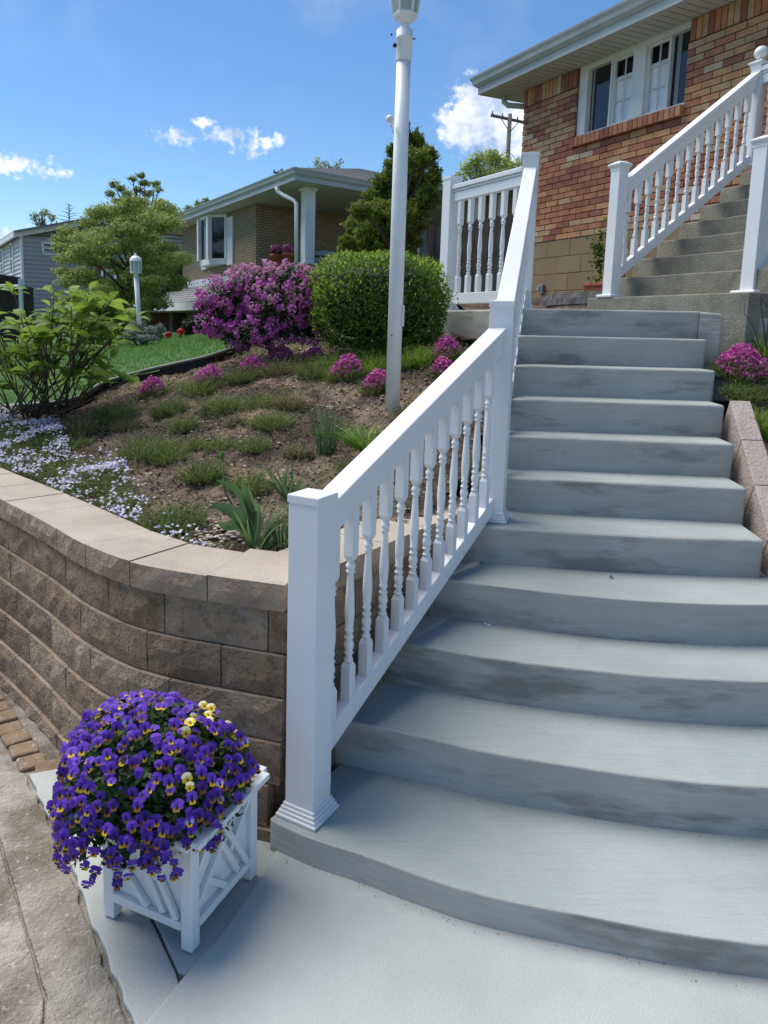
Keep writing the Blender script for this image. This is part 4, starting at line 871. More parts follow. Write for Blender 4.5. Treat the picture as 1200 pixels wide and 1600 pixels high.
# soffit, gutter, fascia, hipped roof
ev = .55; c0 = LE + TN * ev + TD * 1.5; c1 = PC + TN * ev - TD * .15 + TRN * .35; c2 = c1 + TR * 11; c3 = c0 + TR * 10.5
MB().prism([tuple(p.xy) for p in (c0, c1, c2, c3)], 4.87, 4.89).build('soffit', 'soffit', th_)
dia = (TN + TRN).normalized() * 1.35; dl_ = (TN + TD * .6)
gutter_along([(c0 + TR * 4, TD), (c0, dl_), (c1, dia), (c2, TRN)], [(u * 1.15, v * 1.2) for u, v in prof], 4.96).build('gutter', 'alum', th_)
gutter_along([(c0 + TR * 4, TD), (c0, dl_), (c1, dia), (c2, TRN)], [(0, 0), (.03, 0), (.03, .22), (0, .22)], 4.86).build('fascia', 'alum', th_)
rz0 = 5.10; up_ = Vector((0, 0, rz0)); r0_, r1_, r2_, r3_ = [p + up_ for p in (c0 + dl_ * .06, c1 + dia * .06, c2, c3)]
m0 = P(566, 264, 24.0); m1 = m0 + TD * 2.6 + Vector((0, 0, -.02)); rfm = MB()
nS = 14
def roof_face(a, b, c, d, n):
    # lapped shingle courses between eave a-b and ridge d-c
    for k in range(n):
        u0, u1 = k / n, (k + 1) / n; p0 = a.lerp(d, u0); p1 = b.lerp(c, u0); p2 = b.lerp(c, u1); p3 = a.lerp(d, u1); lift = Vector((0, 0, .014))
        rfm.add([p0 + lift, p1 + lift, p2, p3, p0, p1], [(0, 1, 2, 3), (4, 5, 1, 0)])
roof_face(r0_, r1_, m0, m1, nS); roof_face(r1_, r2_, m0, m0, nS); roof_face(r3_, r0_, m1, m1, 6)
rfm.build('roof', 'shingle', th_)
MB().tube([P(432, 292, 17.6), P(434, 299, 17.6), P(441, 304, 17.5), P(459, 313, 17.3), P(463, 318, 17.2), P(463, 420, 17.2)], .045, 8).build('downspout', 'trim', th_)
# bay window with shutters
bw0, bw1, bz0, bz1 = 2.10, 3.85, 3.60, 4.82
for a in (bw0 - .26, bw1 + .26):
    sh = MB().box(tp_(a, .03, (3.42 + 4.72) / 2), (.46 if a < 3 else .42, .05, 1.32), ax=TAX).build('shutter', 'trim', th_, bevel=.008)
    for zc_ in (3.72, 4.28): 
        for dz in (0, .3): MB().box(tp_(a, .058, zc_ + dz * .6), (.30, .012, .14), ax=TAX).build('panel', 'frame', sh)
bay = [(bw0, .0), (bw0 + .45, .38), (bw1 - .45, .38), (bw1, .0)]
bm2 = MB()
pl2 = [tuple(tp_(t, o + .02, 0).xy) for t, o in bay]
bm2.prism(pl2, 3.45, 3.62); bm2.prism(pl2, 4.76, 4.86)
for i in range(4): 
    p = Vector((*pl2[i], 0)); bm2.box((p.x, p.y, 4.2), (.13, .13, 1.2), ax=TAX)
bmw = bm2.build('window', 'trim', th_)
for i in range(3):
    a = Vector((*pl2[i], 0)); b = Vector((*pl2[i + 1], 0)); d = (b - a).normalized(); n_ = Vector((d.y, -d.x, 0))
    if n_.dot(TN) < 0: n_ = -n_
    a2 = a + d * .07; b2 = b - d * .07
    MB().add([(*(a2 + n_ * -.03).xy, 3.62), (*(b2 + n_ * -.03).xy, 3.62), (*(b2 + n_ * -.03).xy, 4.76), (*(a2 + n_ * -.03).xy, 4.76)], [(0, 1, 2, 3)]).build('pane', 'glass_dark', bmw)
# low hipped garage roof and garage front
g = MB(); gz = 2.32
ga, gb_, gc, gd = tp_(9.0, 1.5, gz), tp_(-.5, 1.5, gz), tp_(.2, .02, 2.93), tp_(6.0, .02, 2.93)
for k in range(7):
    u0, u1 = k / 7, (k + 1) / 7; lift = Vector((0, 0, .015)); g.add([ga.lerp(gd, u0) + lift, gb_.lerp(gc, u0) + lift, gb_.lerp(gc, u1), ga.lerp(gd, u1), ga.lerp(gd, u0), gb_.lerp(gc, u0)], [(0, 1, 2, 3), (4, 5, 1, 0)])
g.add([ga, gd, tp_(6.0, -.5, 2.5), tp_(9.0, -.3, gz)], [(0, 1, 2, 3)]); g.build('garage_roof', 'shingle', th_)
MB().box(tp_(4.25, 1.47, gz - .11), (9.5, .06, .22), ax=TAX).build('fascia', 'trim', th_); MB().box(tp_(4.25, .75, gz - .20), (9.5, 1.45, .03), ax=TAX).build('soffit', 'soffit', th_)
MB().box(tp_(2.9, .03, 3.02), (5.6, .08, .20), ax=TAX).build('trim_board', 'trim', th_)
MB().box(tp_(8.0, -.3, 1.7), (2.8, .1, 1.3), ax=TAX).build('garage_door', 'garage', th_); MB().box(tp_(6.35, .2, 1.7), (.5, .5, 1.3), ax=TAX).build('garage_pier', 'tan', th_)
for x, y, lab in ((432, 413, 'terracotta pot with pink flowers on the porch ledge nearer the bay window'), (453, 410, 'terracotta pot with pink flowers on the porch ledge next to the white column')):
    p = P(x, y, 18.4 if x < 440 else 18.0); p.z = 3.155; pt0 = thing('flower_pot', lab, 'pot', p)
    MB().lathe(p, [(.10, 0), (.15, .22), (.165, .22), (.165, .27), (.13, .27)], 12).build('pot', 'terra', pt0)
    d, nn2 = ball(160, .3); leafobj('flowers', [leafgeo(np.array(p) + d[:90] * [.2, .2, .13] + [0, 0, .38], nn2[:90], .08, .7), leafgeo(np.array(p) + d[90:] * [.2, .2, .13] + [0, 0, .34], nn2[90:], .1, .5)], ['pink', 'azalea_' if 0 else 'azal'], pt0)
p = P(500, 410, 18.0); gx = thing('storage_box', 'grey plastic box with two dark slots beside the white porch column', 'box', (p.x, p.y, porch_z))
MB().box((p.x, p.y, 3.22), (.62, .5, .52), rz=R(-20)).build('body', 'greybox', gx, bevel=.06)
for dz in (-.04, .1): MB().box((p.x - .0 - .09, p.y - .236, 3.24 + dz), (.40, .03, .045), rz=R(-20)).build('slot', 'black', gx)

# ------------------------------------------------------------------ grey sided house, red brick house, rear tan house, fence
gh = thing('grey_house', 'two storey grey sided house with white corner and small windows at the far left', 'house', (-16, 36, 1))
gc0 = P(32.5, 370, 36).xy; gr = Vector((.80, .60)).normalized(); gl = Vector((-.52, .854)).normalized()
def sided(name, m_, a, d, L, z0, z1f, parent, n_):
    b = MB(); n3 = Vector((d.y, -d.x, 0)); n3 = n3 if n3.dot(Vector((0, -1, 0))) > 0 else -n3; k = 0; z = z0; hgt = .2
    while z < z1f(0) or z < z1f(L):
        def zz(t, q): return min(q, z1f(t))
        B_ = Vector((a.x, a.y, 0)) + Vector((d.x, d.y, 0)) * L; ts = max(0, (z - z1f(0)) / .26); A_ = Vector((a.x, a.y, 0)) + Vector((d.x, d.y, 0)) * ts
        if z > z1f(L) - .02 or ts > L: break
        b.add([A_ + n3 * .06 + Vector((0, 0, z)), B_ + n3 * .06 + Vector((0, 0, z)), B_ + Vector((0, 0, zz(L, z + hgt))), A_ + Vector((0, 0, max(z, zz(ts, z + hgt)))), A_ + Vector((0, 0, z)), B_ + Vector((0, 0, z))], [(0, 1, 2, 3), (4, 5, 1, 0)])
        z += hgt
    return b.build(name, m_, parent)
zt0 = P(32.5, 368, 36).z
sided('siding', 'sid', gc0, gr, 9.5, 1.0, lambda t: zt0 + min(t, 5) * .26, gh, 0); sided('siding', 'sid_lit', gc0, gl, 12, 1.0, lambda t: zt0, gh, 1)
gr3 = Vector((*gr, 0)); gl3 = Vector((*gl, 0)); g0 = Vector((*gc0, 0)); gn = Vector((gr.y, -gr.x, 0))
MB().beam(g0 + Vector((0, 0, 1)) + gn * .03, g0 + Vector((0, 0, zt0)) + gn * .03, .16, .10, up=gr3).build('corner_board', 'trim', gh)
rk = MB(); rk.beam(g0 - gr3 * .35 + gn * .2 + Vector((0, 0, zt0 + .0)), g0 + gr3 * 5 + gn * .2 + Vector((0, 0, zt0 + 1.42)), .12, .26); rk.beam(g0 - gr3 * .30 - gl3 * .3 + Vector((0, 0, zt0 + .02)), g0 - gr3 * .30 + gl3 * 12 + Vector((0, 0, zt0 + .02)), .12, .26); rk.build('eave_board', 'trim', gh)
rr = MB(); a_ = g0 - gr3 * .4 - gl3 * .3 + gn * .3 + Vector((0, 0, zt0 + .14)); b_ = g0 + gr3 * 5 - gl3 * .3 + gn * .3 + Vector((0, 0, zt0 + 1.60)); rr.add([a_, b_, b_ + gl3 * 12.5, a_ + gl3 * 12.5, a_ - Vector((0, 0, .1)), b_ - Vector((0, 0, .1))], [(0, 1, 2, 3), (4, 5, 1, 0)])
b2_ = g0 + gr3 * 9.8 - gl3 * .3 + gn * .3 + Vector((0, 0, zt0 + .2)); rr.add([b_, b2_, b2_ + gl3 * 12.5, b_ + gl3 * 12.5], [(0, 1, 2, 3)]); rr.build('roof', 'shingle', gh)
def simple_win(c, ax, w, h, parent):
    f = MB(); t0 = .09
    for dx, dz, ww, hh in ((-w / 2, 0, t0, h), (w / 2, 0, t0, h), (0, -h / 2, w + t0, t0), (0, h / 2, w + t0, t0), (0, 0, w, .06)): f.box(c + ax[0] * dx + Vector((0, 0, dz)) + ax[1] * .05, (ww, .08, hh), ax=ax)
    o = f.build('window', 'trim', parent); MB().box(c + ax[1] * .03, (w, .02, h), ax=ax).build('pane', 'glass_dark', o)
    return o
gax = (gr3, gn, Vector((0, 0, 1))); gln = Vector((-gl.y, gl.x, 0)); gln = gln if gln.y < 0 else -gln; lax = (gl3, gln, Vector((0, 0, 1)))
def ray_plane(px, py, Q, n_): d = pray(px, py); t = (Q - EYE).dot(n_) / d.dot(n_); return EYE + d * t
simple_win(ray_plane(84, 389, g0, gn), gax, 1.05, .50, gh)
for x, y in ((20.5, 405), (5, 412)):
    simple_win(ray_plane(x, y, g0, gln), lax, 1.0, 1.45, gh)
pr_ = P(8, 436, 22); MB().box((pr_.x - .85, pr_.y, pr_.z), (1.9, 1.6, .22)).build('porch_roof', 'black', gh, bevel=.03)
for x in (-30, 33): 
    p = P(x, 470, 21.3); MB().box((p.x, p.y, p.z - .1), (.09, .09, 1.4)).build('porch_post', 'trim', gh)
pb0 = P(8, 490, 21.6); MB().box((pb0.x - 1.0, pb0.y + 1.2, pb0.z), (2.6, .2, 1.6)).build('porch_wall', 'darkwood', gh)
rb = thing('red_brick_house', 'dark red brick house wall half hidden behind the spreading tree', 'house', (-7, 26, 1.2))
rbm = bpy.data.materials.new('red_brick_far'); M['redbrick'] = tb.copy(); M['redbrick'].name = 'red_brick_far'
bn = M['redbrick'].node_tree.nodes['Brick Texture']
for i, v in ((1, (.13, .045, .035, 1)), (2, (.10, .032, .028, 1)), (3, (.05, .04, .038, 1))): bn.inputs[i].default_value = v
a_, b_ = P(150, 450, 28), P(262, 450, 26.5); uvwall('wall', 'redbrick', (a_.xy, b_.xy, 1, 3.9), rb, 2.)
rw_ = simple_win(P(171, 437, 26.9), ((b_ - a_).normalized(), Vector((0, -1, 0)), Vector((0, 0, 1))), .6, .6, rb)
rth = thing('rear_house', 'tan brick house with white trim glimpsed between the balusters of the upper railing', 'house', (3, 18, 2))
a_, b_ = P(690, 320, 17), P(822, 320, 15.5); uvwall('wall', 'tan', (a_.xy, b_.xy, 2, 4.45), rth, 2.)
for x in (746, 781): p = P(x, 330, 15.9); MB().box((p.x, p.y - .1, 3.6), (.13, .1, 1.9)).build('trim_board', 'trim', rth)
MB().box((2.7, 15.9, 4.52), (2.6, 1.6, .12), rz=R(-30)).build('roof', 'shingle', rth)
fe = thing('board_fence', 'dark weathered board fence behind the boxwood and the landing railing', 'fence', (2, 12, 2))
fa_, fb_ = P(668, 430, 12.5), P(845, 430, 10.8); dF = (fb_ - fa_); n_b = 16; dF.z = 0; LF = dF.length; dF.normalize(); nF = Vector((dF.y, -dF.x, 0))
bdm = MB().box((0, 0, 0), (LF / n_b - .006, .02, 1.75), ax=(dF, nF, Vector((0, 0, 1)))).mesh('board', 'darkwood')
for k in range(n_b):
    p = fa_ + dF * (LF * (k + .5) / n_b); link('board', bdm, fe, (p.x, p.y + random.uniform(-.006, .006), 2.50 + random.uniform(-.03, .03)))
p = P(661, 360, 12.4); MB().box((p.x, p.y, 2.55), (.13, .13, 1.95)).build('post', 'greywood', fe, bevel=.01)
MB().beam((*(fa_ + nF * -.03).xy, 3.1), (*(fb_ + nF * -.03).xy, 3.1), .04, .09).build('rail', 'darkwood', fe)

# ------------------------------------------------------------------ utility poles and wires
def upole(px, ytop, ybot, Y, arm, lab):
    t, b = P(px, ytop, Y), P(px - 4, ybot, Y); o = thing('utility_pole', lab, 'utility pole', (t.x, t.y, 1.0))
    MB().lathe((t.x, t.y, 1.0), [(.16, 0), (.12, t.z - 1)], 10).build('pole', 'pole_wood', o)
    (ax0, ay0), (ax1, ay1) = arm; A_, B_ = P(ax0, ay0, Y - .2), P(ax1, ay1, Y + .2); MB().beam(A_, B_, .12, .14).build('crossarm', 'pole_wood', o)
    for f in (.04, .3, .7, .96): q = A_.lerp(B_, f); MB().lathe(q + Vector((0, 0, .06)), [(.03, 0), (.06, .06), (.03, .12), (.05, .16), (.01, .2)], 8).build('insulator', 'greybox', o)
    c = A_.lerp(B_, .5)
    for s_ in (.25, .75): MB().beam(A_.lerp(B_, s_), Vector((t.x, t.y - .15, c.z - .75)), .04, .04).build('brace', 'pole_wood', o)
    return o, A_, B_
u1, A1, B1 = upole(797, 178, 265, 46, ((767, 180), (826, 193)), 'weathered utility pole with a crossarm in front of the big white cloud')
for k in range(3): MB().lathe(P(793, 236 + k * 4, 45.8), [(.03, 0), (.09, .03), (.09, .10), (.03, .13)], 8).build('insulator', 'greybox', u1)
u2, A2, B2 = upole(440, 264, 300, 60, ((427, 269), (456, 274)), 'distant utility pole top rising over the tan house roof')
for k, (ya, yb) in enumerate(((236, 262), (243, 272), (250, 281))):
    a, b = P(792, ya, 46), P(600, yb + 22, 40); pts = [a.lerp(b, i / 14) - Vector((0, 0, 1.1 * math.sin(math.pi * i / 14))) for i in range(15)]
    tag(MB().tube(pts, .026, 4).build('power_wire', 'black'), ('uppermost', 'middle', 'lowest')[k] + ' of the three thin wires left of the utility pole', 'wire', 'power wires')
a, b = P(796, 238, 46), P(900, 300, 40); tag(MB().tube([a.lerp(b, i / 8) - Vector((0, 0, .4 * math.sin(math.pi * i / 8))) for i in range(9)], .016, 4).build('power_wire', 'black'), 'thin wire dropping from the utility pole to the brick house', 'wire', 'power wires')

# ------------------------------------------------------------------ trees
def limb_tree(o, base, top, clumps, r0, m_='bark', cr=None):
    tk = MB(); base = Vector(base); top = Vector(top)
    pts = [base.lerp(top, i / 5) + Vector((random.uniform(-.06, .06), random.uniform(-.06, .06), 0)) * (top.z - base.z) * .3 * (0 < i) for i in range(6)]
    tk.tube(pts, [r0 * (1 - .14 * i) for i in range(6)], 8); tk.build('trunk', m_, o)
    lb = MB()
    for c in (clumps[::3] if len(clumps) > 40 else clumps):
        c = Vector(c); s_ = pts[min(4, max(1, int(5 * min(.9, max(.2, (c.z - base.z) / max(.1, (top.z - base.z)) * .75)))))]
        md = s_.lerp(c, .55) + Vector((random.uniform(-.1, .1), random.uniform(-.1, .1), random.uniform(-.02, .12))) * (c - s_).length * .5
        lb.tube([s_, md, c], [r0 * .33, r0 * .2, r0 * .07], 5)
        for _ in range(3): lb.tube([md.lerp(c, .5), c + Vector((random.gauss(0, 1), random.gauss(0, 1), random.gauss(0, .4))) * min(.3, (c - s_).length * .13)], [r0 * .09, r0 * .03], 4)
    lb.build('branch', m_, o, kind='stuff')
def clump_leaves(cl, n, size, flat=1., asp=.55, inner=.35, upb=.5):
    """cl = (centre, radii) list; leaves spread through ragged clumps"""
    w = np.array([r[0] * r[1] + r[0] * r[2] for _, r in cl]); w = w / w.sum(); ps = []; ns = []
    for (c, r), k in zip(cl, (w * n).astype(int)):
        d, u = ball(k, inner); lump = 1 + .22 * np.sin(u[:, :1] * 5 + c[0] * 7) * np.cos(u[:, 2:] * 6 + c[2] * 5) + .12 * rg.normal(size=(k, 1)); ps.append(np.array(c) + d * lump * np.array(r)); ns.append(u + [0, 0, upb] + rg.normal(size=(k, 3)) * .55)
    ps = np.concatenate(ps); ns = np.concatenate(ns); return leafgeo(ps, ns, rg.uniform(.7, 1.25, len(ps)) * size, asp)
def pclumps(lst, Y, sp, flat=1., dj=.6):
    out = []
    for x, y, rx, ry in lst:
        Yj = Y + random.uniform(-dj, dj); p = P(x, y, Yj); k = Yj / CF; out.append((tuple(p), (rx * k, max(rx, ry) * k * sp, ry * k * flat)))
    return out
def tree(name, lab, cat, lst, Y, n, size, m_, base, top, r0, sp=.9, dj=.6, asp=.55, group=None, inner=.3, upb=.5):
    cl = pclumps(lst, Y, sp, dj=dj); b = P(*base, Y); b.z = min(b.z, 1.4); o = thing(name, lab, cat, b, group)
    limb_tree(o, b, P(*top, Y), [c for c, _ in cl], r0); leafobj('crown', [clump_leaves(cl, n, size, asp=asp, inner=inner, upb=upb)], [m_], o, kind='stuff'); return o
rj = random.Random(5)
dog = [(110 + 0, 372, 26, 7), (150, 345, 34, 9), (190, 322, 36, 9), (235, 335, 34, 8), (270, 350, 26, 8), (125, 395, 32, 9), (170, 378, 40, 11), (220, 372, 40, 12), (262, 385, 30, 12), (112, 425, 28, 10), (150, 418, 38, 11), (205, 415, 42, 13), (255, 425, 32, 13), (130, 455, 34, 12), (180, 455, 42, 13), (235, 460, 36, 14), (160, 480, 40, 12), (215, 488, 34, 12), (256, 455, 18, 16), (240, 498, 18, 12), (148, 362, 26, 8), (205, 345, 26, 8), (190, 400, 46, 34), (180, 450, 40, 26)]
dpoly = [(85, 385), (110, 352), (150, 325), (200, 308), (250, 318), (285, 345), (285, 420), (262, 470), (240, 505), (150, 508), (100, 480), (86, 430)]; dog2 = []
while len(dog2) < 74:
    x, y = random.uniform(85, 285), random.uniform(308, 508)
    if inpoly(np.array([x]), np.array([y]), dpoly)[0] and all(abs(x - a) > 14 or abs(y - b) > 8 for a, b, _, _ in dog2): dog2.append((x, y, random.uniform(18, 30), random.uniform(8, 13)))
tree('dogwood_tree', 'broad layered dull green tree hiding the red brick house behind the lawn', 'tree', dog2, 19, 44000, .072, 'dog', (205, 515), (200, 360), .13, sp=.9, dj=1.6)
tall = [(178, 288, 8, 6), (190, 294, 9, 5), (207, 279, 8, 4), (221, 274, 7, 5), (226, 286, 10, 5), (243, 287, 8, 5), (248, 296, 6, 5), (172, 302, 9, 5), (198, 302, 10, 5), (214, 296, 8, 4), (230, 302, 10, 5), (186, 314, 12, 5), (210, 314, 12, 6), (250, 316, 10, 6), (162, 326, 9, 5), (148, 330, 7, 4), (176, 328, 12, 6), (222, 326, 14, 6), (258, 330, 10, 6), (242, 326, 10, 5), (200, 330, 14, 6), (268, 326, 7, 4), (140, 334, 5, 3)]
tree('slender_tree', 'tall airy tree with small leaves rising above the spreading tree', 'tree', tall, 27, 2600, .13, 'tree', (215, 500), (215, 290), .13, sp=.8, dj=1.2)
tree('distant_tree', 'small drooping tree top above the grey house roof', 'tree', [(55, 338, 9, 7), (70, 332, 10, 6), (82, 340, 8, 6), (62, 347, 12, 6)], 50, 420, .18, 'tree', (68, 480), (68, 335), .2, sp=.7)
tree('distant_tree', 'leafy tree top against the left end of the tan house roof', 'tree', [(296, 328, 12, 7), (312, 318, 9, 6), (322, 314, 7, 5), (285, 338, 10, 8), (304, 335, 14, 8)], 34, 800, .14, 'tree', (300, 500), (303, 325), .14, sp=.7)
tree('distant_tree', 'thin young tree top above the ridge of the tan house', 'tree', [(495, 252, 7, 7), (507, 256, 8, 6), (500, 262, 10, 6), (528, 258, 6, 7), (520, 263, 8, 5), (533, 252, 4, 5)], 45, 320, .15, 'tree', (512, 420), (510, 258), .12, sp=.7)
tree('distant_tree', 'bright spring green tree behind the landing railing', 'tree', [(732, 262, 14, 14), (748, 250, 16, 14), (766, 246, 18, 15), (784, 256, 16, 16), (805, 262, 14, 14), (720, 278, 12, 12), (755, 272, 24, 14), (790, 280, 24, 14), (812, 278, 12, 10)], 40, 3400, .17, 'lime', (765, 420), (765, 255), .2, sp=.8)
# small bare conifer
bc = thing('bare_conifer', 'thin bare conifer top beyond the grey house', 'tree', P(108, 470, 60)); t0 = P(108, 470, 60); t1 = P(108, 318, 60); cb = MB().tube([t0, t1], [.16, .03], 6); cb.build('trunk', 'bark', bc); cb = MB()
for k in range(26):
    f = .74 + .25 * k / 26; p = t0.lerp(t1, f); L = 1.2 * (1.02 - f) / .28 + .1; a = k * 2.4; cb.tube([p, p + Vector((math.cos(a) * L, math.sin(a) * L, .15))], [.03, .012], 4)
cb.build('branch', 'bark', bc, kind='stuff')
ever = [(628, 212, 9, 14), (648, 222, 14, 16), (668, 246, 14, 16), (650, 250, 22, 18), (620, 262, 20, 18), (678, 275, 12, 16), (655, 282, 28, 20), (600, 285, 18, 16), (630, 300, 28, 20), (668, 308, 18, 20), (585, 308, 18, 14), (565, 330, 18, 14), (600, 330, 26, 18), (632, 338, 32, 22), (656, 345, 14, 20), (555, 355, 18, 14), (580, 360, 26, 18), (615, 372, 32, 20), (634, 378, 26, 20), (545, 380, 15, 12), (570, 390, 28, 16), (610, 402, 34, 16), (552, 402, 20, 14), (630, 405, 24, 18), (536, 386, 8, 6), (635, 197, 4, 8), (614, 235, 10, 10), (672, 240, 8, 8)]
eo = pclumps(ever, 9.2, .9, dj=.35); b = P(612, 470, 9.2); b.z = 1.75; ev_ = thing('evergreen_tree', 'tall shaggy golden green evergreen behind the lamp post', 'tree', b); limb_tree(ev_, b, P(640, 230, 9.2), [c for c, _ in eo], .09)
ps = []; ds = []
for c, r in eo:
    k = int(17000 * r[0] * r[2] / .05 * .12) + 450; d, u = ball(k, .25); lump = 1 + .3 * np.sin(u[:, :1] * 6 + c[0] * 9) * np.cos(u[:, 2:] * 7 + c[2] * 8); ps.append(np.array(c) + d * lump * np.array(r) * 1.05); ds.append(u * [1, 1, .6] + [0, 0, .55] + rg.normal(size=(k, 3)) * .35)
ps = np.concatenate(ps); ds = np.concatenate(ds)
leafobj('crown', [leafgeo(ps, rg.normal(size=ps.shape), rg.uniform(.03, .075, len(ps)), .3, .2, tang=ds)], ['ever'], ev_, kind='stuff')

# ------------------------------------------------------------------ shrubs
def sellipsoid(n, c, r, pw, inner, jit=.06):
    d = unit(rg.normal(size=(n, 3))); k = (np.abs(d) ** pw).sum(1, keepdims=True) ** (-1 / pw); rr = inner + (1 - inner) * rg.random((n, 1)) ** .5
    lump = 1 + .035 * np.sin(d[:, :1] * 9) * np.sin(d[:, 2:] * 8 + 1) + .03 * np.sin(d[:, 1:2] * 13 + d[:, :1] * 11) + jit * rg.normal(size=(n, 1)) * (rg.random((n, 1)) < .4)
    return np.array(c) + d * k * rr * lump * np.array(r), d
bxc = P(592, 474, 5.75); bxo = thing('boxwood_shrub', 'dense clipped rounded green boxwood behind the tall lamp post', 'shrub', (bxc.x, bxc.y, bxc.z - .40))
ps, d = sellipsoid(15000, bxc, (.50, .46, .345), 3.3, .80); leafobj('foliage', [leafgeo(ps, d + [0, 0, .35] + rg.normal(size=ps.shape) * .55, rg.uniform(.018, .032, len(ps)), .6)], ['box'], bxo, kind='stuff')
ps, d = sellipsoid(3600, bxc, (.515, .475, .365), 3.3, .95, .03); k_ = d[:, 2] + .35 * -d[:, 0] + .3 * rg.normal(size=len(d)) > .25; ps, d = ps[k_], d[k_]; leafobj('sunlit_shoot', [leafgeo(ps, rg.normal(size=ps.shape), .04, .38, tang=d + [0, 0, .7])], ['sunlit_shoot'], bxo, kind='stuff')  # kept to the top and left, the side painted as sunlit
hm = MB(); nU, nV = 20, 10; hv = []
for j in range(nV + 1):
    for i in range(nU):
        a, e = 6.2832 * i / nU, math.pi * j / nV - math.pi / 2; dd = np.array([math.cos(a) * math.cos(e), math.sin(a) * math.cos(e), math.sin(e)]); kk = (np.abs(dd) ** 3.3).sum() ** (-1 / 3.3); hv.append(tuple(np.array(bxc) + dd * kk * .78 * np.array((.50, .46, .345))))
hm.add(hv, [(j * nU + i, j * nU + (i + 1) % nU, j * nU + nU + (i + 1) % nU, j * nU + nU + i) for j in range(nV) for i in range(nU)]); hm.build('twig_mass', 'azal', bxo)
sm3 = MB(); 
for k in range(6): a = k; sm3.tube([(bxc.x + .05 * math.cos(a), bxc.y + .05 * math.sin(a), bxc.z - .45), (bxc.x + .2 * math.cos(a), bxc.y + .2 * math.sin(a), bxc.z - .15)], [.015, .01], 5)
sm3.build('stem', 'bark', bxo)
# azalea
azl = [(345, 470, 34, 30), (380, 450, 36, 30), (415, 438, 34, 26), (455, 436, 38, 24), (480, 450, 22, 28), (470, 480, 32, 26), (430, 478, 40, 34), (390, 490, 44, 34), (350, 500, 34, 26), (400, 520, 42, 22), (445, 515, 36, 22), (480, 515, 24, 22), (325, 478, 18, 12), (318, 505, 14, 14), (365, 525, 26, 18)]
azc = pclumps(azl, 5.95, .9, dj=.22); ab = on_ground(425, 553); azo = thing('azalea_shrub', 'big azalea shrub covered in magenta and pink flowers', 'shrub', ab)
limb_tree(azo, ab + Vector((0, 0, -.05)), P(415, 480, 5.95), [c for c, _ in azc], .03)
fp = []; fn = []; fp2 = []; fn2 = []
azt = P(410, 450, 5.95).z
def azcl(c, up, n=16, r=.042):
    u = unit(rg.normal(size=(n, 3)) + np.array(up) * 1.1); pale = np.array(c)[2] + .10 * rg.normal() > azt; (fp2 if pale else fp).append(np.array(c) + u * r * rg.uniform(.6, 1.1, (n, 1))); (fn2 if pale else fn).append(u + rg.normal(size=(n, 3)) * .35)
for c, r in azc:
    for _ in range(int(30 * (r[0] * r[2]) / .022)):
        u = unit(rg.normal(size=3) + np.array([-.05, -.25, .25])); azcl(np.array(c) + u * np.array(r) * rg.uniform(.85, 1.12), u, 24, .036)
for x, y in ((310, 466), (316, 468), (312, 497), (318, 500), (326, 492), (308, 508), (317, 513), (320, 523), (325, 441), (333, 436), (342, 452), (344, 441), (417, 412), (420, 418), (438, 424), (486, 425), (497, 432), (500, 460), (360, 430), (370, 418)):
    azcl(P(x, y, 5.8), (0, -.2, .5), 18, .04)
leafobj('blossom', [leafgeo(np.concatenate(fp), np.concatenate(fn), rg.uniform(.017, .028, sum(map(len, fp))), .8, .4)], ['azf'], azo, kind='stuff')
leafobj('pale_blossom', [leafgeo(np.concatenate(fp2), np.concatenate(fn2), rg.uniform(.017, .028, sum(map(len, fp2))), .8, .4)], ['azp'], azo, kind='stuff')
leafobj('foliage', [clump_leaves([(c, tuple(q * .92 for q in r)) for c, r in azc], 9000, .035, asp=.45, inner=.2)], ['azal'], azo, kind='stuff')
# large leaved shrub at the left
hb = on_ground(72, 655); hyo = thing('leafy_shrub', 'open branching shrub with big light green leaves at the left edge above the wall', 'shrub', hb)
tips = []
stm = MB(); HY = 5.2
for k in range(34):
    tx = random.uniform(-45, 205); ty = random.uniform(452, 598) + max(0, abs(tx - 75) - 75) * .35; tip = P(tx, ty, HY + random.uniform(-.45, .4))
    b0 = hb + Vector((random.uniform(-.30, .22), random.uniform(-.14, .14), -.03)); m1_ = b0.lerp(tip, .5) + Vector((random.uniform(-.04, .04), random.uniform(-.05, .05), random.uniform(-.05, .03)))
    stm.tube([b0, m1_, tip], [.0075, .0055, .003], 5); tips.append((tip, (tip - m1_).normalized()))
    for _ in range(2):
        t2 = m1_.lerp(tip, .4) + Vector((random.uniform(-.16, .16), random.uniform(-.12, .12), random.uniform(.05, .2))); stm.tube([m1_.lerp(tip, .15), t2], [.006, .0035], 4); tips.append((t2, (t2 - m1_).normalized()))
for x, y in ((212, 493), (110, 460), (85, 455), (20, 450), (182, 520), (165, 505)): tp2 = P(x, y, HY - .1); tips.append((tp2, Vector((.3, -.2, .9)))); stm.tube([hb.lerp(tp2, .55) + Vector((0, 0, .04)), tp2], [.006, .003], 4)
stm.build('stem', 'bark', hyo)
def big_leaf(L, W, crv):
    b = MB(); rows = [(0, .04), (.18, .55), (.42, 1.0), (.68, .82), (.88, .4), (1, .02)]
    vs = []
    for u, w in rows: z = crv * L * (u - 1.3 * u * u); vs += [(-w * W / 2, u * L, z + .12 * W * w), (0, u * L, z), (w * W / 2, u * L, z + .12 * W * w)]
    b.add(vs, [f for k in range(5) for f in ((k * 3, k * 3 + 1, k * 3 + 4, k * 3 + 3), (k * 3 + 1, k * 3 + 2, k * 3 + 5, k * 3 + 4))], 0, True); return b
HLM = [big_leaf(L, L * .46, c).mesh('leaf', 'hyd') for L, c in ((.115, .3), (.135, .45), (.10, .2))]
LL = []
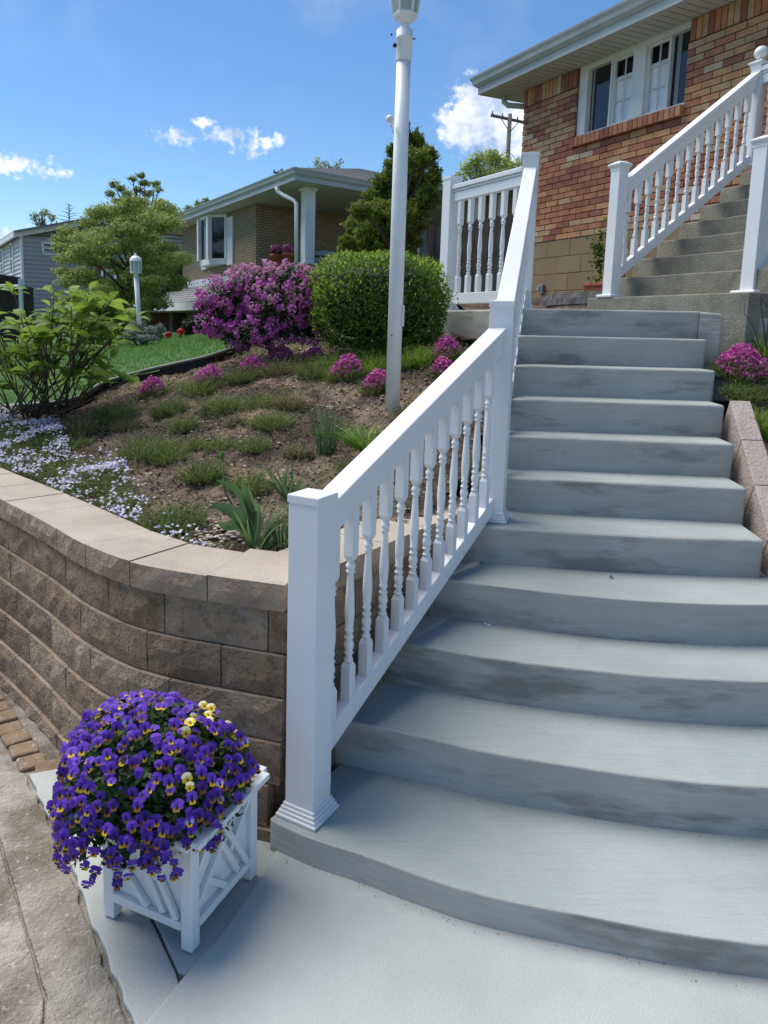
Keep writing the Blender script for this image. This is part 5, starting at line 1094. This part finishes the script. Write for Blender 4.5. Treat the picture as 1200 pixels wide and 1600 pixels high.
for tip, d in tips:
    n = random.randint(5, 7); ph = random.random() * 6.28
    for k in range(n):
        a = ph + k * 6.2832 / n + random.uniform(-.3, .3); el = random.uniform(-.15, .75); out = Vector((math.cos(a) * math.cos(el), math.sin(a) * math.cos(el), math.sin(el))); LL.append((tip + out * .008 - d * random.uniform(0, .06), out))
random.shuffle(LL); LL.sort(key=lambda t: t[0].y); ex = []
for i, (p, out) in enumerate(LL):
    x = out.cross(Vector((0, 0, 1))).normalized(); zz = x.cross(out); mx = Matrix((x, out, zz)).transposed().to_4x4(); mx = Matrix.Translation(p - hb) @ mx @ Matrix.Rotation(random.gauss(0, .4), 4, 'Y') @ Matrix.Scale(random.uniform(.75, 1.25), 4)
    if i < 298: o = link('leaf', HLM[i % 3], hyo, p); o.matrix_local = mx
    else: ex.append((mx, i % 3))
if ex:
    b = MB()
    for mx, k in ex: me = HLM[k]; b.add([mx @ v.co + hb for v in me.vertices], [tuple(f.vertices) for f in me.polygons], 0, True)
    b.build('foliage', 'hyd', hyo, kind='stuff')
# bush, silver plants, red flowers and dark round shrub at the end of the lawn
def blob_shrub(name, lab, cat, lst, Y, n, size, m_, asp=.5, group=None, gpx=None):
    cl = pclumps(lst, Y, .8, dj=.15); b = Vector(cl[0][0]); b.z = float(H(b.x, b.y)); o = thing(name, lab, cat, b, group)
    st = MB()
    for c, r in cl: st.tube([b + Vector((random.uniform(-.1, .1), 0, -.03)), Vector(c)], [.02, .008], 4)
    st.build('stem', 'bark', o); leafobj('foliage', [clump_leaves(cl, n, size, asp=asp, inner=.3)], [m_], o, kind='stuff'); return o
blob_shrub('green_bush', 'rounded fresh green bush between the leafy shrub and the white lantern', 'shrub', [(165, 490, 30, 16), (140, 485, 26, 14), (195, 498, 22, 14), (160, 475, 22, 12), (180, 510, 26, 14), (120, 500, 26, 20), (205, 512, 16, 12), (145, 512, 34, 16)], 11.5, 6000, .075, 'hyd')
blob_shrub('silver_plant', 'grey green silvery plant at the foot of the small white lantern', 'plant', [(215, 515, 16, 14), (235, 520, 14, 10), (203, 524, 12, 10), (250, 516, 8, 12), (225, 528, 26, 6)], 10.6, 2400, .05, 'silver', .35)
blob_shrub('round_shrub', 'small dark blue green round shrub before the tan garage pier', 'shrub', [(296, 512, 11, 13)], 14, 1400, .06, 'azal')
for k, (x, y) in enumerate(((238, 521), (247, 519), (263, 523), (282, 518))):
    p = P(x, y, 12.5); p.z = float(H(p.x, p.y)) + .05; o = thing('red_flower', ('leftmost red flower clump beside the silvery plant', 'second red flower clump from the silvery plant', 'red flower clump in the middle of the lawn end bed', 'red flower clump nearest the dark round shrub')[k], 'flowers', p, 'red flowers at the end of the lawn')
    c = np.array(P(x, y, 12.5)); d, u = ball(70, .2); leafobj('blossom', [leafgeo(c + d * [.075, .075, .06], u, .045, .8)], ['redf'], o); d, u = ball(120, .2); leafobj('foliage', [leafgeo(c + d * [.11, .1, .10] - [0, 0, .13], u + [0, 0, .5], .06, .5)], ['violeaf'], o)

# ------------------------------------------------------------------ lawn grass and edging
n = 150000; x = rg.uniform(-9, .4, n); y = 5.2 + 13 * rg.random(n) ** 1.7; k = inpoly(x, y, LAWN) & ((x - CPX * 0) / y > -.55) & (x / y < .05); x = x[k]; y = y[k]
z = H(x, y) + .05; ln = rg.uniform(.03, .06, len(x)) * (1 + .05 * (y - 5)); V, F = bladegeo(np.c_[x, y, z], np.c_[rg.normal(size=(len(x), 2)) * .35, np.ones(len(x))], ln, .006 + .0008 * (y - 5), .5, 1)
link('lawn_grass', npmesh('lawn_grass', V, F, 'blade'), kind='stuff'); tag(bpy.data.objects['lawn_grass'], 'short mown green lawn grass', 'grass')
ep = smooth_poly([p for p in LAWN_EDGE if p[0] < -.3], 4); ed = MB()
ep = [Vector((px_, py_, float(H(px_, py_)) + .075)) for px_, py_ in ep]
for a, b in zip(ep[:-1], ep[1:]): ed.beam(a - Vector((0, 0, .05)), b - Vector((0, 0, .05)), .012, .085, 0)
edg = thing('lawn_edging', 'thin dark plastic edging strip between the lawn and the mulched bed', 'edging', ep[4]); ed.build('strip', 'black', edg); MB().tube(ep, .013, 6).build('bead', 'edgetop', edg)

# ------------------------------------------------------------------ plants in the beds
def tuft(px, py, w, h, kind, lab, fn=None, group='low clumps in the garden bed', cat='plant', seed=0):
    g = on_ground(px, py + h * .42, fn); s_ = g.y / CF; rw_ = w * s_ / 2; rh = h * s_
    nm = {'phlox': 'phlox_clump', 'pink': 'pink_phlox', 'lily': 'daylily_clump', 'iris': 'iris_clump', 'dry': 'phlox_clump', 'daff': 'daffodil_clump', 'weed': 'low_plant'}[kind]
    o = thing(nm, lab, cat, g, group)
    if kind in ('phlox', 'dry', 'pink', 'weed'):
        nb = int(240 + 3400 * rw_ * rh * 4); a = rg.uniform(0, 6.2832, nb); r = rw_ * np.sqrt(rg.random(nb)); gx, gy = g.x + r * np.cos(a), g.y + .75 * r * np.sin(a); hz = (fn or H)(gx, gy)
        base = np.c_[gx, gy, hz - .01]; dr_ = np.c_[(r / rw_ * np.cos(a)) * .8, (r / rw_ * np.sin(a)) * .8, np.ones(nb)] + rg.normal(size=(nb, 3)) * .35
        le = rh * 1.12 * rg.uniform(.4, 1.15, nb) * (1.05 - .45 * (r / rw_) ** 2); V, F = bladegeo(base, dr_, le, .0035 + .004 * rg.random(nb), .25, 2)
        tipp = base + unit(dr_) * le[:, None] * rg.uniform(.35, .95, (nb, 1)); V2, F2 = leafgeo(tipp, dr_ + rg.normal(size=(nb, 3)), .016, .4)
        m_ = {'phlox': 'tuft', 'dry': 'tuftd', 'pink': 'tuft', 'weed': 'hyd'}[kind]; leafobj('foliage', [(V, F), (V2, F2)], [m_, m_], o, kind='stuff')
        if kind == 'pink':
            nf = int(60 + 5200 * rw_ * rh * 2.2); a = rg.uniform(0, 6.2832, nf); r = rw_ * 1.08 * np.sqrt(rg.random(nf)); c = np.c_[g.x + r * np.cos(a), g.y + .75 * r * np.sin(a), (fn or H)(g.x + r * np.cos(a), g.y + .75 * r * np.sin(a)) + rh * (1.0 - .55 * (r / rw_) ** 2) * rg.uniform(.75, 1.1, nf)]
            cs = np.repeat(c, 3, 0) + rg.normal(size=(nf * 3, 3)) * .006; leafobj('blossom', [leafgeo(cs, rg.normal(size=cs.shape) * .5 + [0, -.5, .8], .02, .8)], ['pink'], o, kind='stuff')
    else:
        nb = {'lily': 150, 'iris': 26, 'daff': 55}[kind]; a = rg.uniform(0, 6.2832, nb); r = rw_ * (.25 if kind != 'daff' else .6) * np.sqrt(rg.random(nb)); base = np.c_[g.x + r * np.cos(a), g.y + r * np.sin(a), np.full(nb, g.z - .02)]
        sp_ = {'lily': .75, 'iris': .35, 'daff': .12}[kind]; dr_ = np.c_[np.cos(a) * sp_, np.sin(a) * sp_, np.ones(nb)] + rg.normal(size=(nb, 3)) * .12
        leafobj('leaf', [bladegeo(base, dr_, rh * rg.uniform(.7, 1.12, nb), {'lily': .009, 'iris': .018, 'daff': .010}[kind], {'lily': .55, 'iris': .3, 'daff': .12}[kind], 5)], ['lily' if kind == 'lily' else 'iris'], o, kind='stuff')
    return o
T_ = tuft
SH = 'low faded green phlox clump with few flowers on the mulched slope'
T_(508, 668, 46, 92, 'daff', 'upright blue green strappy clump left of the lamp post foot', group=None); T_(572, 672, 84, 74, 'lily', 'bright green arching grassy clump at the foot of the tall lamp post', group=None)
T_(455, 745, 100, 80, 'iris', 'spiky iris clump behind the top of the front railing post', group=None); T_(400, 815, 90, 105, 'iris', 'tall iris leaves just behind the wall cap stones beside the front post', group=None); T_(440, 830, 40, 60, 'daff', 'dense short strappy leaves between the cap stones and the front post', group=None)
T_(470, 790, 40, 60, 'iris', 'iris leaves half hidden by the front railing post', group=None)
T_(228, 692, 66, 52, 'phlox', 'largest fresh green clump in the middle of the mulched bed', group=None); T_(272, 800, 76, 58, 'phlox', 'olive green bushy clump behind the middle cap stones', group=None); T_(265, 705, 46, 36, 'phlox', 'green clump just right of the largest clump in the bed', group=None)
T_(390, 748, 60, 44, 'phlox', 'green clump above the iris leaves', group=None); T_(318, 728, 56, 46, 'phlox', 'green clump left of the tulip leaves on bare soil', group=None)
LOW = [((287, 658, 34, 34), 'small green clump above the largest clump in the bed'), ((345, 626, 46, 40), 'rounded green clump in the upper middle of the mulched bed'), ((404, 624, 46, 30), 'flat green clump right of the rounded clump in the upper bed'),
    ((432, 654, 44, 34), 'green clump left of the upright blue green strappy clump'), ((130, 662, 50, 34), 'shaded green clump behind the lavender phlox near the leafy shrub'), ((178, 640, 70, 34), 'wide dull clump below the start of the lawn edging'), ((265, 632, 44, 36), 'faded clump below the faint pink phlox'),
    ((312, 598, 54, 34), 'brownish clump touching the middle of the lawn edging'), ((380, 580, 40, 34), 'dull clump below the azalea'), ((345, 690, 46, 26), 'sparse clump on bare soil in the centre of the bed'), ((395, 690, 44, 28), 'sparse clump right of the bed centre'),
    ((440, 570, 44, 34), 'green clump right below the azalea trunk'), ((492, 572, 44, 36), 'green clump between the azalea and the bright magenta cushion'), ((410, 655, 30, 22), 'tiny green clump in the middle of the upper bed'), ((465, 700, 34, 26), 'small clump at the foot of the upright strappy clump'),
    ((300, 690, 40, 22), 'small low clump right of the largest clump'), ((455, 622, 34, 36), 'small clump below the bright magenta cushion on its left'), ((605, 690, 50, 40), 'clump close to the handrail below the lamp post'), ((640, 640, 40, 36), 'clump beside the handrail right of the lamp post foot'),
    ((110, 690, 60, 30), 'green clump amid the lavender phlox carpet'), ((200, 660, 40, 24), 'small clump between the lavender phlox and the largest clump'), ((560, 725, 50, 34), 'clump by the handrail below the arching grassy clump'), ((370, 655, 24, 20), 'tiniest clump below the rounded clump in the upper bed')]
for q, lb_ in LOW: T_(*q, random.choice(('phlox', 'phlox', 'dry')), lb_)
PK = {(540, 578): 'bright magenta phlox cushion left of the lamp post', (588, 598): 'smaller magenta phlox clump touching the foot of the lamp post', (696, 548): 'magenta phlox below the landing railing', (690, 575): 'small pink phlox just below the phlox by the landing', (438, 556): 'pink phlox in front of the azalea trunk', (237, 606): 'faint pink phlox at the lawn edging', (392, 574): 'pinkish phlox clump below the azalea on the left', (325, 590): 'pinkish phlox clump by the lawn edging nearest the azalea', (490, 556): 'small pink phlox between azalea and boxwood'}
for (x, y), lb_ in PK.items(): T_(x, y, {540: 46, 588: 40, 696: 38, 690: 30, 438: 36, 237: 36, 392: 40, 325: 44, 490: 30}[x], {540: 38, 588: 32, 696: 34, 690: 26, 438: 26, 237: 26, 392: 26, 325: 28, 490: 22}[x], 'pink', lb_, group='pink phlox in the garden bed')
T_(1160, 568, 70, 40, 'pink', 'wide magenta phlox cushion right of the upper concrete steps', HR, 'plants right of the steps'); T_(1160, 608, 52, 30, 'phlox', 'low green tuft below the magenta phlox right of the steps', HR, 'plants right of the steps')
T_(1192, 655, 50, 44, 'weed', 'fresh green plant above the edging blocks at the right edge', HR, 'plants right of the steps'); T_(1196, 536, 34, 56, 'weed', 'yellow green leafy plant below the right hand post', HR, 'plants right of the steps'); T_(1185, 610, 30, 24, 'phlox', 'small green tuft at the right edge between two larger plants', HR, 'plants right of the steps')
tw = thing('bare_twig', 'bare dark twigs reaching up in front of the right hand post', 'twig', P(1190, 560, 4.4)); b = MB()
for pts in (((1192, 560), (1178, 512), (1163, 490), (1163, 470)), ((1198, 545), (1188, 470), (1184, 462)), ((1200, 480), (1190, 468), (1186, 460))): b.tube([P(*q, 4.4) for q in pts], [.004, .003, .002, .0015][:len(pts)], 4)
b.build('stem', 'bark', tw)
# broad leaves under the boxwood
for (x, y), lb_ in (((520, 562), 'broad green leaves under the left end of the boxwood'), ((560, 556), 'broad green leaves under the boxwood, second from its left end'), ((585, 565), 'broad leaves just left of the tall lamp post under the boxwood'), ((640, 555), 'broad leaves just right of the tall lamp post under the boxwood'), ((600, 548), 'broad leaves right behind the tall lamp post'), ((665, 552), 'broad leaves under the right end of the boxwood'), ((545, 575), 'lowest broad leaves in front of the boxwood on the left')):
    T_(x, y, 50, 34, 'weed', lb_, group='leafy plants under the boxwood')
# tulip
tg = on_ground(392, 838); tu = thing('tulip_plant', 'tulip with broad blue green leaves and a seed head beside the wall cap stones', 'plant', tg)
def strap(pts, w):
    b = MB(); vs = []; nP = len(pts)
    for i, p in enumerate(pts):
        u = i / (nP - 1); ww = w * (math.sin(math.pi * min(.98, .12 + .88 * u)) ** .8); d = (pts[min(i + 1, nP - 1)] - pts[max(i - 1, 0)]).normalized(); s_ = d.cross(Vector((.2, -1, .3))).normalized(); n_ = s_.cross(d); vs += [p - s_ * ww / 2 + n_ * ww * .18, p, p + s_ * ww / 2 + n_ * ww * .18]
    b.add(vs, [f for k in range(nP - 1) for f in ((k * 3, k * 3 + 1, k * 3 + 4, k * 3 + 3), (k * 3 + 1, k * 3 + 2, k * 3 + 5, k * 3 + 4))], 0, True); return b
for pts, w in ((((390, 838), (375, 810), (355, 795), (330, 790)), .055), (((392, 838), (372, 820), (352, 822), (340, 815)), .045), (((392, 838), (385, 795), (368, 765), (338, 750)), .035), (((392, 838), (392, 800), (384, 775), (378, 745)), .035), (((394, 838), (400, 800), (392, 785), (388, 760)), .04)):
    q = smooth_poly([tuple(P(x, y, tg.y - .03 * i)) for i, (x, y) in enumerate(pts)], 3); strap([Vector(v) for v in q], w).build('leaf', 'iris', tu)
MB().tube([tg, P(352, 770, tg.y), P(347, 716, tg.y)], .004, 5).build('stem', 'stem_green', tu); MB().lathe(P(347, 718, tg.y), [(.004, 0), (.009, .012), (.007, .03), (.002, .034)], 8).build('seed_head', 'lily', tu)
# lavender white phlox carpet behind the wall
n = 24000; x = rg.uniform(-3.2, -.35, n); y = rg.uniform(2.7, 5.6, n)
cw_ = np.array([(x_, y_) for x_, y_ in BEHIND[:10]])
def dist_wall(x, y): q = np.array(smooth_poly(WALL, 4)); return np.min(np.hypot(x[:, None] - q[:, 0], y[:, None] - q[:, 1]), 1)
dw = dist_wall(x, y); lim = np.interp(x, [-3.2, -2.2, -1.6, -1.1, -.75, -.5], [.86, .82, .70, .57, .46, .3]); k = inpoly(x, y, BEHIND) & (dw > .285) & (dw < lim * (1 + .12 * np.sin(x * 9))) & (rg.random(n) < np.interp(x, [-1.2, -.45], [1, .35])); x, y, dw = x[k], y[k], dw[k]; n = len(x)
z = H(x, y); hh = .05 + .06 * (.5 + .5 * np.sin(x * 11) * np.sin(y * 13)) * np.clip((dw - .27) / .12, .5, 1)
V, F = bladegeo(np.c_[x, y, z - .01], np.c_[rg.normal(size=(n, 2)) * .5, np.ones(n)], hh * rg.uniform(.7, 1.3, n), .008, .3, 2)
V3, F3 = leafgeo(np.c_[x, y, z + hh * rg.uniform(.2, 1., n)], rg.normal(size=(n, 3)) + [0, 0, .5], .022, .45)
fl_ = np.sin(x * 8 + 1) * np.cos(y * 7) + rg.normal(size=n) * .5 > -.05; c = np.c_[x, y, z + hh * 1.15][fl_]; c = np.repeat(c, 2, 0) + rg.normal(size=(2 * len(c), 3)) * [.014, .014, .006]
V2, F2 = leafgeo(c, rg.normal(size=c.shape) * .4 + [0, -.2, .9], rg.uniform(.014, .022, len(c)), .9, .15)
ph = leafobj('creeping_phlox', [(V, F), (V3, F3), (V2, F2)], ['tuft', 'tuft', 'lav'], None, kind='stuff'); tag(ph, 'carpet of pale lavender creeping phlox along the top of the curved wall', 'flowers')
# scattered mulch chips, pebbles, fallen petals
n = 46000; x = rg.uniform(-3, 2.2, n); y = 2.5 + 5.5 * rg.random(n) ** 1.3; k = inpoly(x, y, BEHIND) & ~inpoly(x, y - .1, LAWN); x, y = x[k], y[k]; z = H(x, y) + bumps(x, y) + .003
V, F = leafgeo(np.c_[x, y, z], rg.normal(size=(len(x), 3)) * .5 + [0, 0, 1], rg.uniform(.010, .034, len(x)), .45)
x2 = rg.uniform(1.9, 4, 9000); y2 = rg.uniform(2.4, 5.2, 9000); k = ~inpoly(x2, y2, STEPZONE); x2, y2 = x2[k], y2[k]; V4, F4 = leafgeo(np.c_[x2, y2, HR(x2, y2) + bumps(x2, y2) * .8 + .004], rg.normal(size=(len(x2), 3)) * .5 + [0, 0, 1], rg.uniform(.010, .034, len(x2)), .5)
o = leafobj('mulch', [(V, F), (V4, F4)], ['mulch', 'mulch'], None, kind='stuff'); tag(o, 'brown bark mulch chips strewn over the beds', 'mulch')
oc = MB().lathe((0, 0, 0), [(.4, -.5), (.9, -.2), (1, .1), (.6, .5), (.1, .6)], 6)
pv = []; pfc = []; o_ = 0; base = np.array(oc.v); tri = []
for f in oc.f: 
    for i in range(1, len(f) - 1): tri.append((f[0], f[i], f[i + 1]))
tri = np.array(tri)
for _ in range(700):
    if random.random() < .35: g_ = on_ground(random.gauss(335, 35), random.gauss(840, 18))
    else: q = (random.uniform(-1.8, 1.0), random.uniform(2.7, 6)); g_ = Vector((*q, float(H(*q))))
    if not inpoly(np.array([g_.x]), np.array([g_.y]), BEHIND)[0]: continue
    s_ = random.uniform(.005, .014); a = random.uniform(0, 6.28); c, s2 = math.cos(a), math.sin(a); w = base * np.array([s_ * random.uniform(.8, 1.6), s_, s_ * .7]); w = np.c_[w[:, 0] * c - w[:, 1] * s2, w[:, 0] * s2 + w[:, 1] * c, w[:, 2]]
    pv.append(w + np.array([g_.x, g_.y, g_.z + float(bumps(g_.x, g_.y)) + .003])); pfc.append(tri + o_); o_ += len(base)
o = link('pebbles', npmesh('pebbles', np.concatenate(pv), np.concatenate(pfc), 'pebble'), kind='stuff'); tag(o, 'small tan pebbles lying on the bare soil', 'pebbles')
n = 5200; x = rg.uniform(-3, 1.3, n); y = 2.6 + 4.2 * rg.random(n) ** .9; k = inpoly(x, y, BEHIND) & ~inpoly(x, y - .1, LAWN) & (np.sin(x * 4.1 + 1) * np.sin(y * 3.7) + rg.normal(size=n) * .45 > .15); x, y = x[k], y[k]
nr = 4; xx = np.repeat(x, nr) + rg.normal(size=len(x) * nr) * .012; yy = np.repeat(y, nr) + rg.normal(size=len(x) * nr) * .012
g1 = bladegeo(np.c_[xx, yy, H(xx, yy)], np.c_[rg.normal(size=(len(xx), 2)) * .55, np.ones(len(xx))], rg.uniform(.02, .075, len(xx)), .0045, .4, 2)
g2 = leafgeo(np.c_[xx, yy, H(xx, yy) + rg.uniform(.01, .045, len(xx))], rg.normal(size=(len(xx), 3)) * .6 + [0, 0, .8], .016, .5)
o = leafobj('bed_weeds', [g1, g2], ['tuft', 'tuftd'], None, kind='stuff'); tag(o, 'scattered small weeds and seedlings between the clumps of the mulched bed', 'weeds')
cr_p = []
for k in range(2, 11):
    f = smooth_poly(FR[k], 6); zb_ = 0.001 if k == 2 else EZ(k - 1) + .001
    for _ in range(170 if k < 6 else 60):
        i = random.randrange(len(f) - 1); u = random.random(); a, b = Vector(f[i]), Vector(f[i + 1]); d = (b - a).normalized(); nn_ = Vector((d.y, -d.x)); p = a.lerp(b, u) + nn_ * abs(random.gauss(.004, .018 if random.random() < .8 else .12)); cr_p.append((p.x, p.y, zb_ + .001))
cr_p = np.array(cr_p); o = leafobj('step_grit', [leafgeo(cr_p, rg.normal(size=(len(cr_p), 3)) * .5 + [0, 0, 1], rg.uniform(.002, .0065, len(cr_p)), .7)], ['mulch'], None, kind='stuff'); tag(o, 'dark grit and crumbs gathered at the feet of the concrete risers', 'grit')
# debris on the steps
def flat_bit(name, lab, px, py, k, m_, s_, cat):
    p = None; d = pray(px, py); z = EZ(k) + .004; t = (z - CZ) / d.z; p = EYE + d * t; b = MB()
    V, F = leafgeo(np.array([[p.x + random.uniform(-s_, s_) * .6, p.y + random.uniform(-s_, s_) * .4, z + random.uniform(0, .006)] for _ in range(5)]), rg.normal(size=(5, 3)) * .35 + [0, 0, 1], s_, .7); o = link(name, npmesh(name, V, F, m_)); return tag(o, lab, cat)
flat_bit('fallen_petal', 'white petals lying on the fourth tread by the railing', 763, 976, 4, 'curtain', .022, 'petal'); flat_bit('fallen_leaf', 'dark curled leaf on a middle tread', 955, 902, 5, 'darkwood', .016, 'leaf'); flat_bit('fallen_leaf', 'dark leaf bit beside the railing bottom', 752, 880, 5, 'darkwood', .012, 'leaf'); flat_bit('fallen_petal', 'pink petal on an upper tread', 982, 742, 7, 'pink', .012, 'petal')
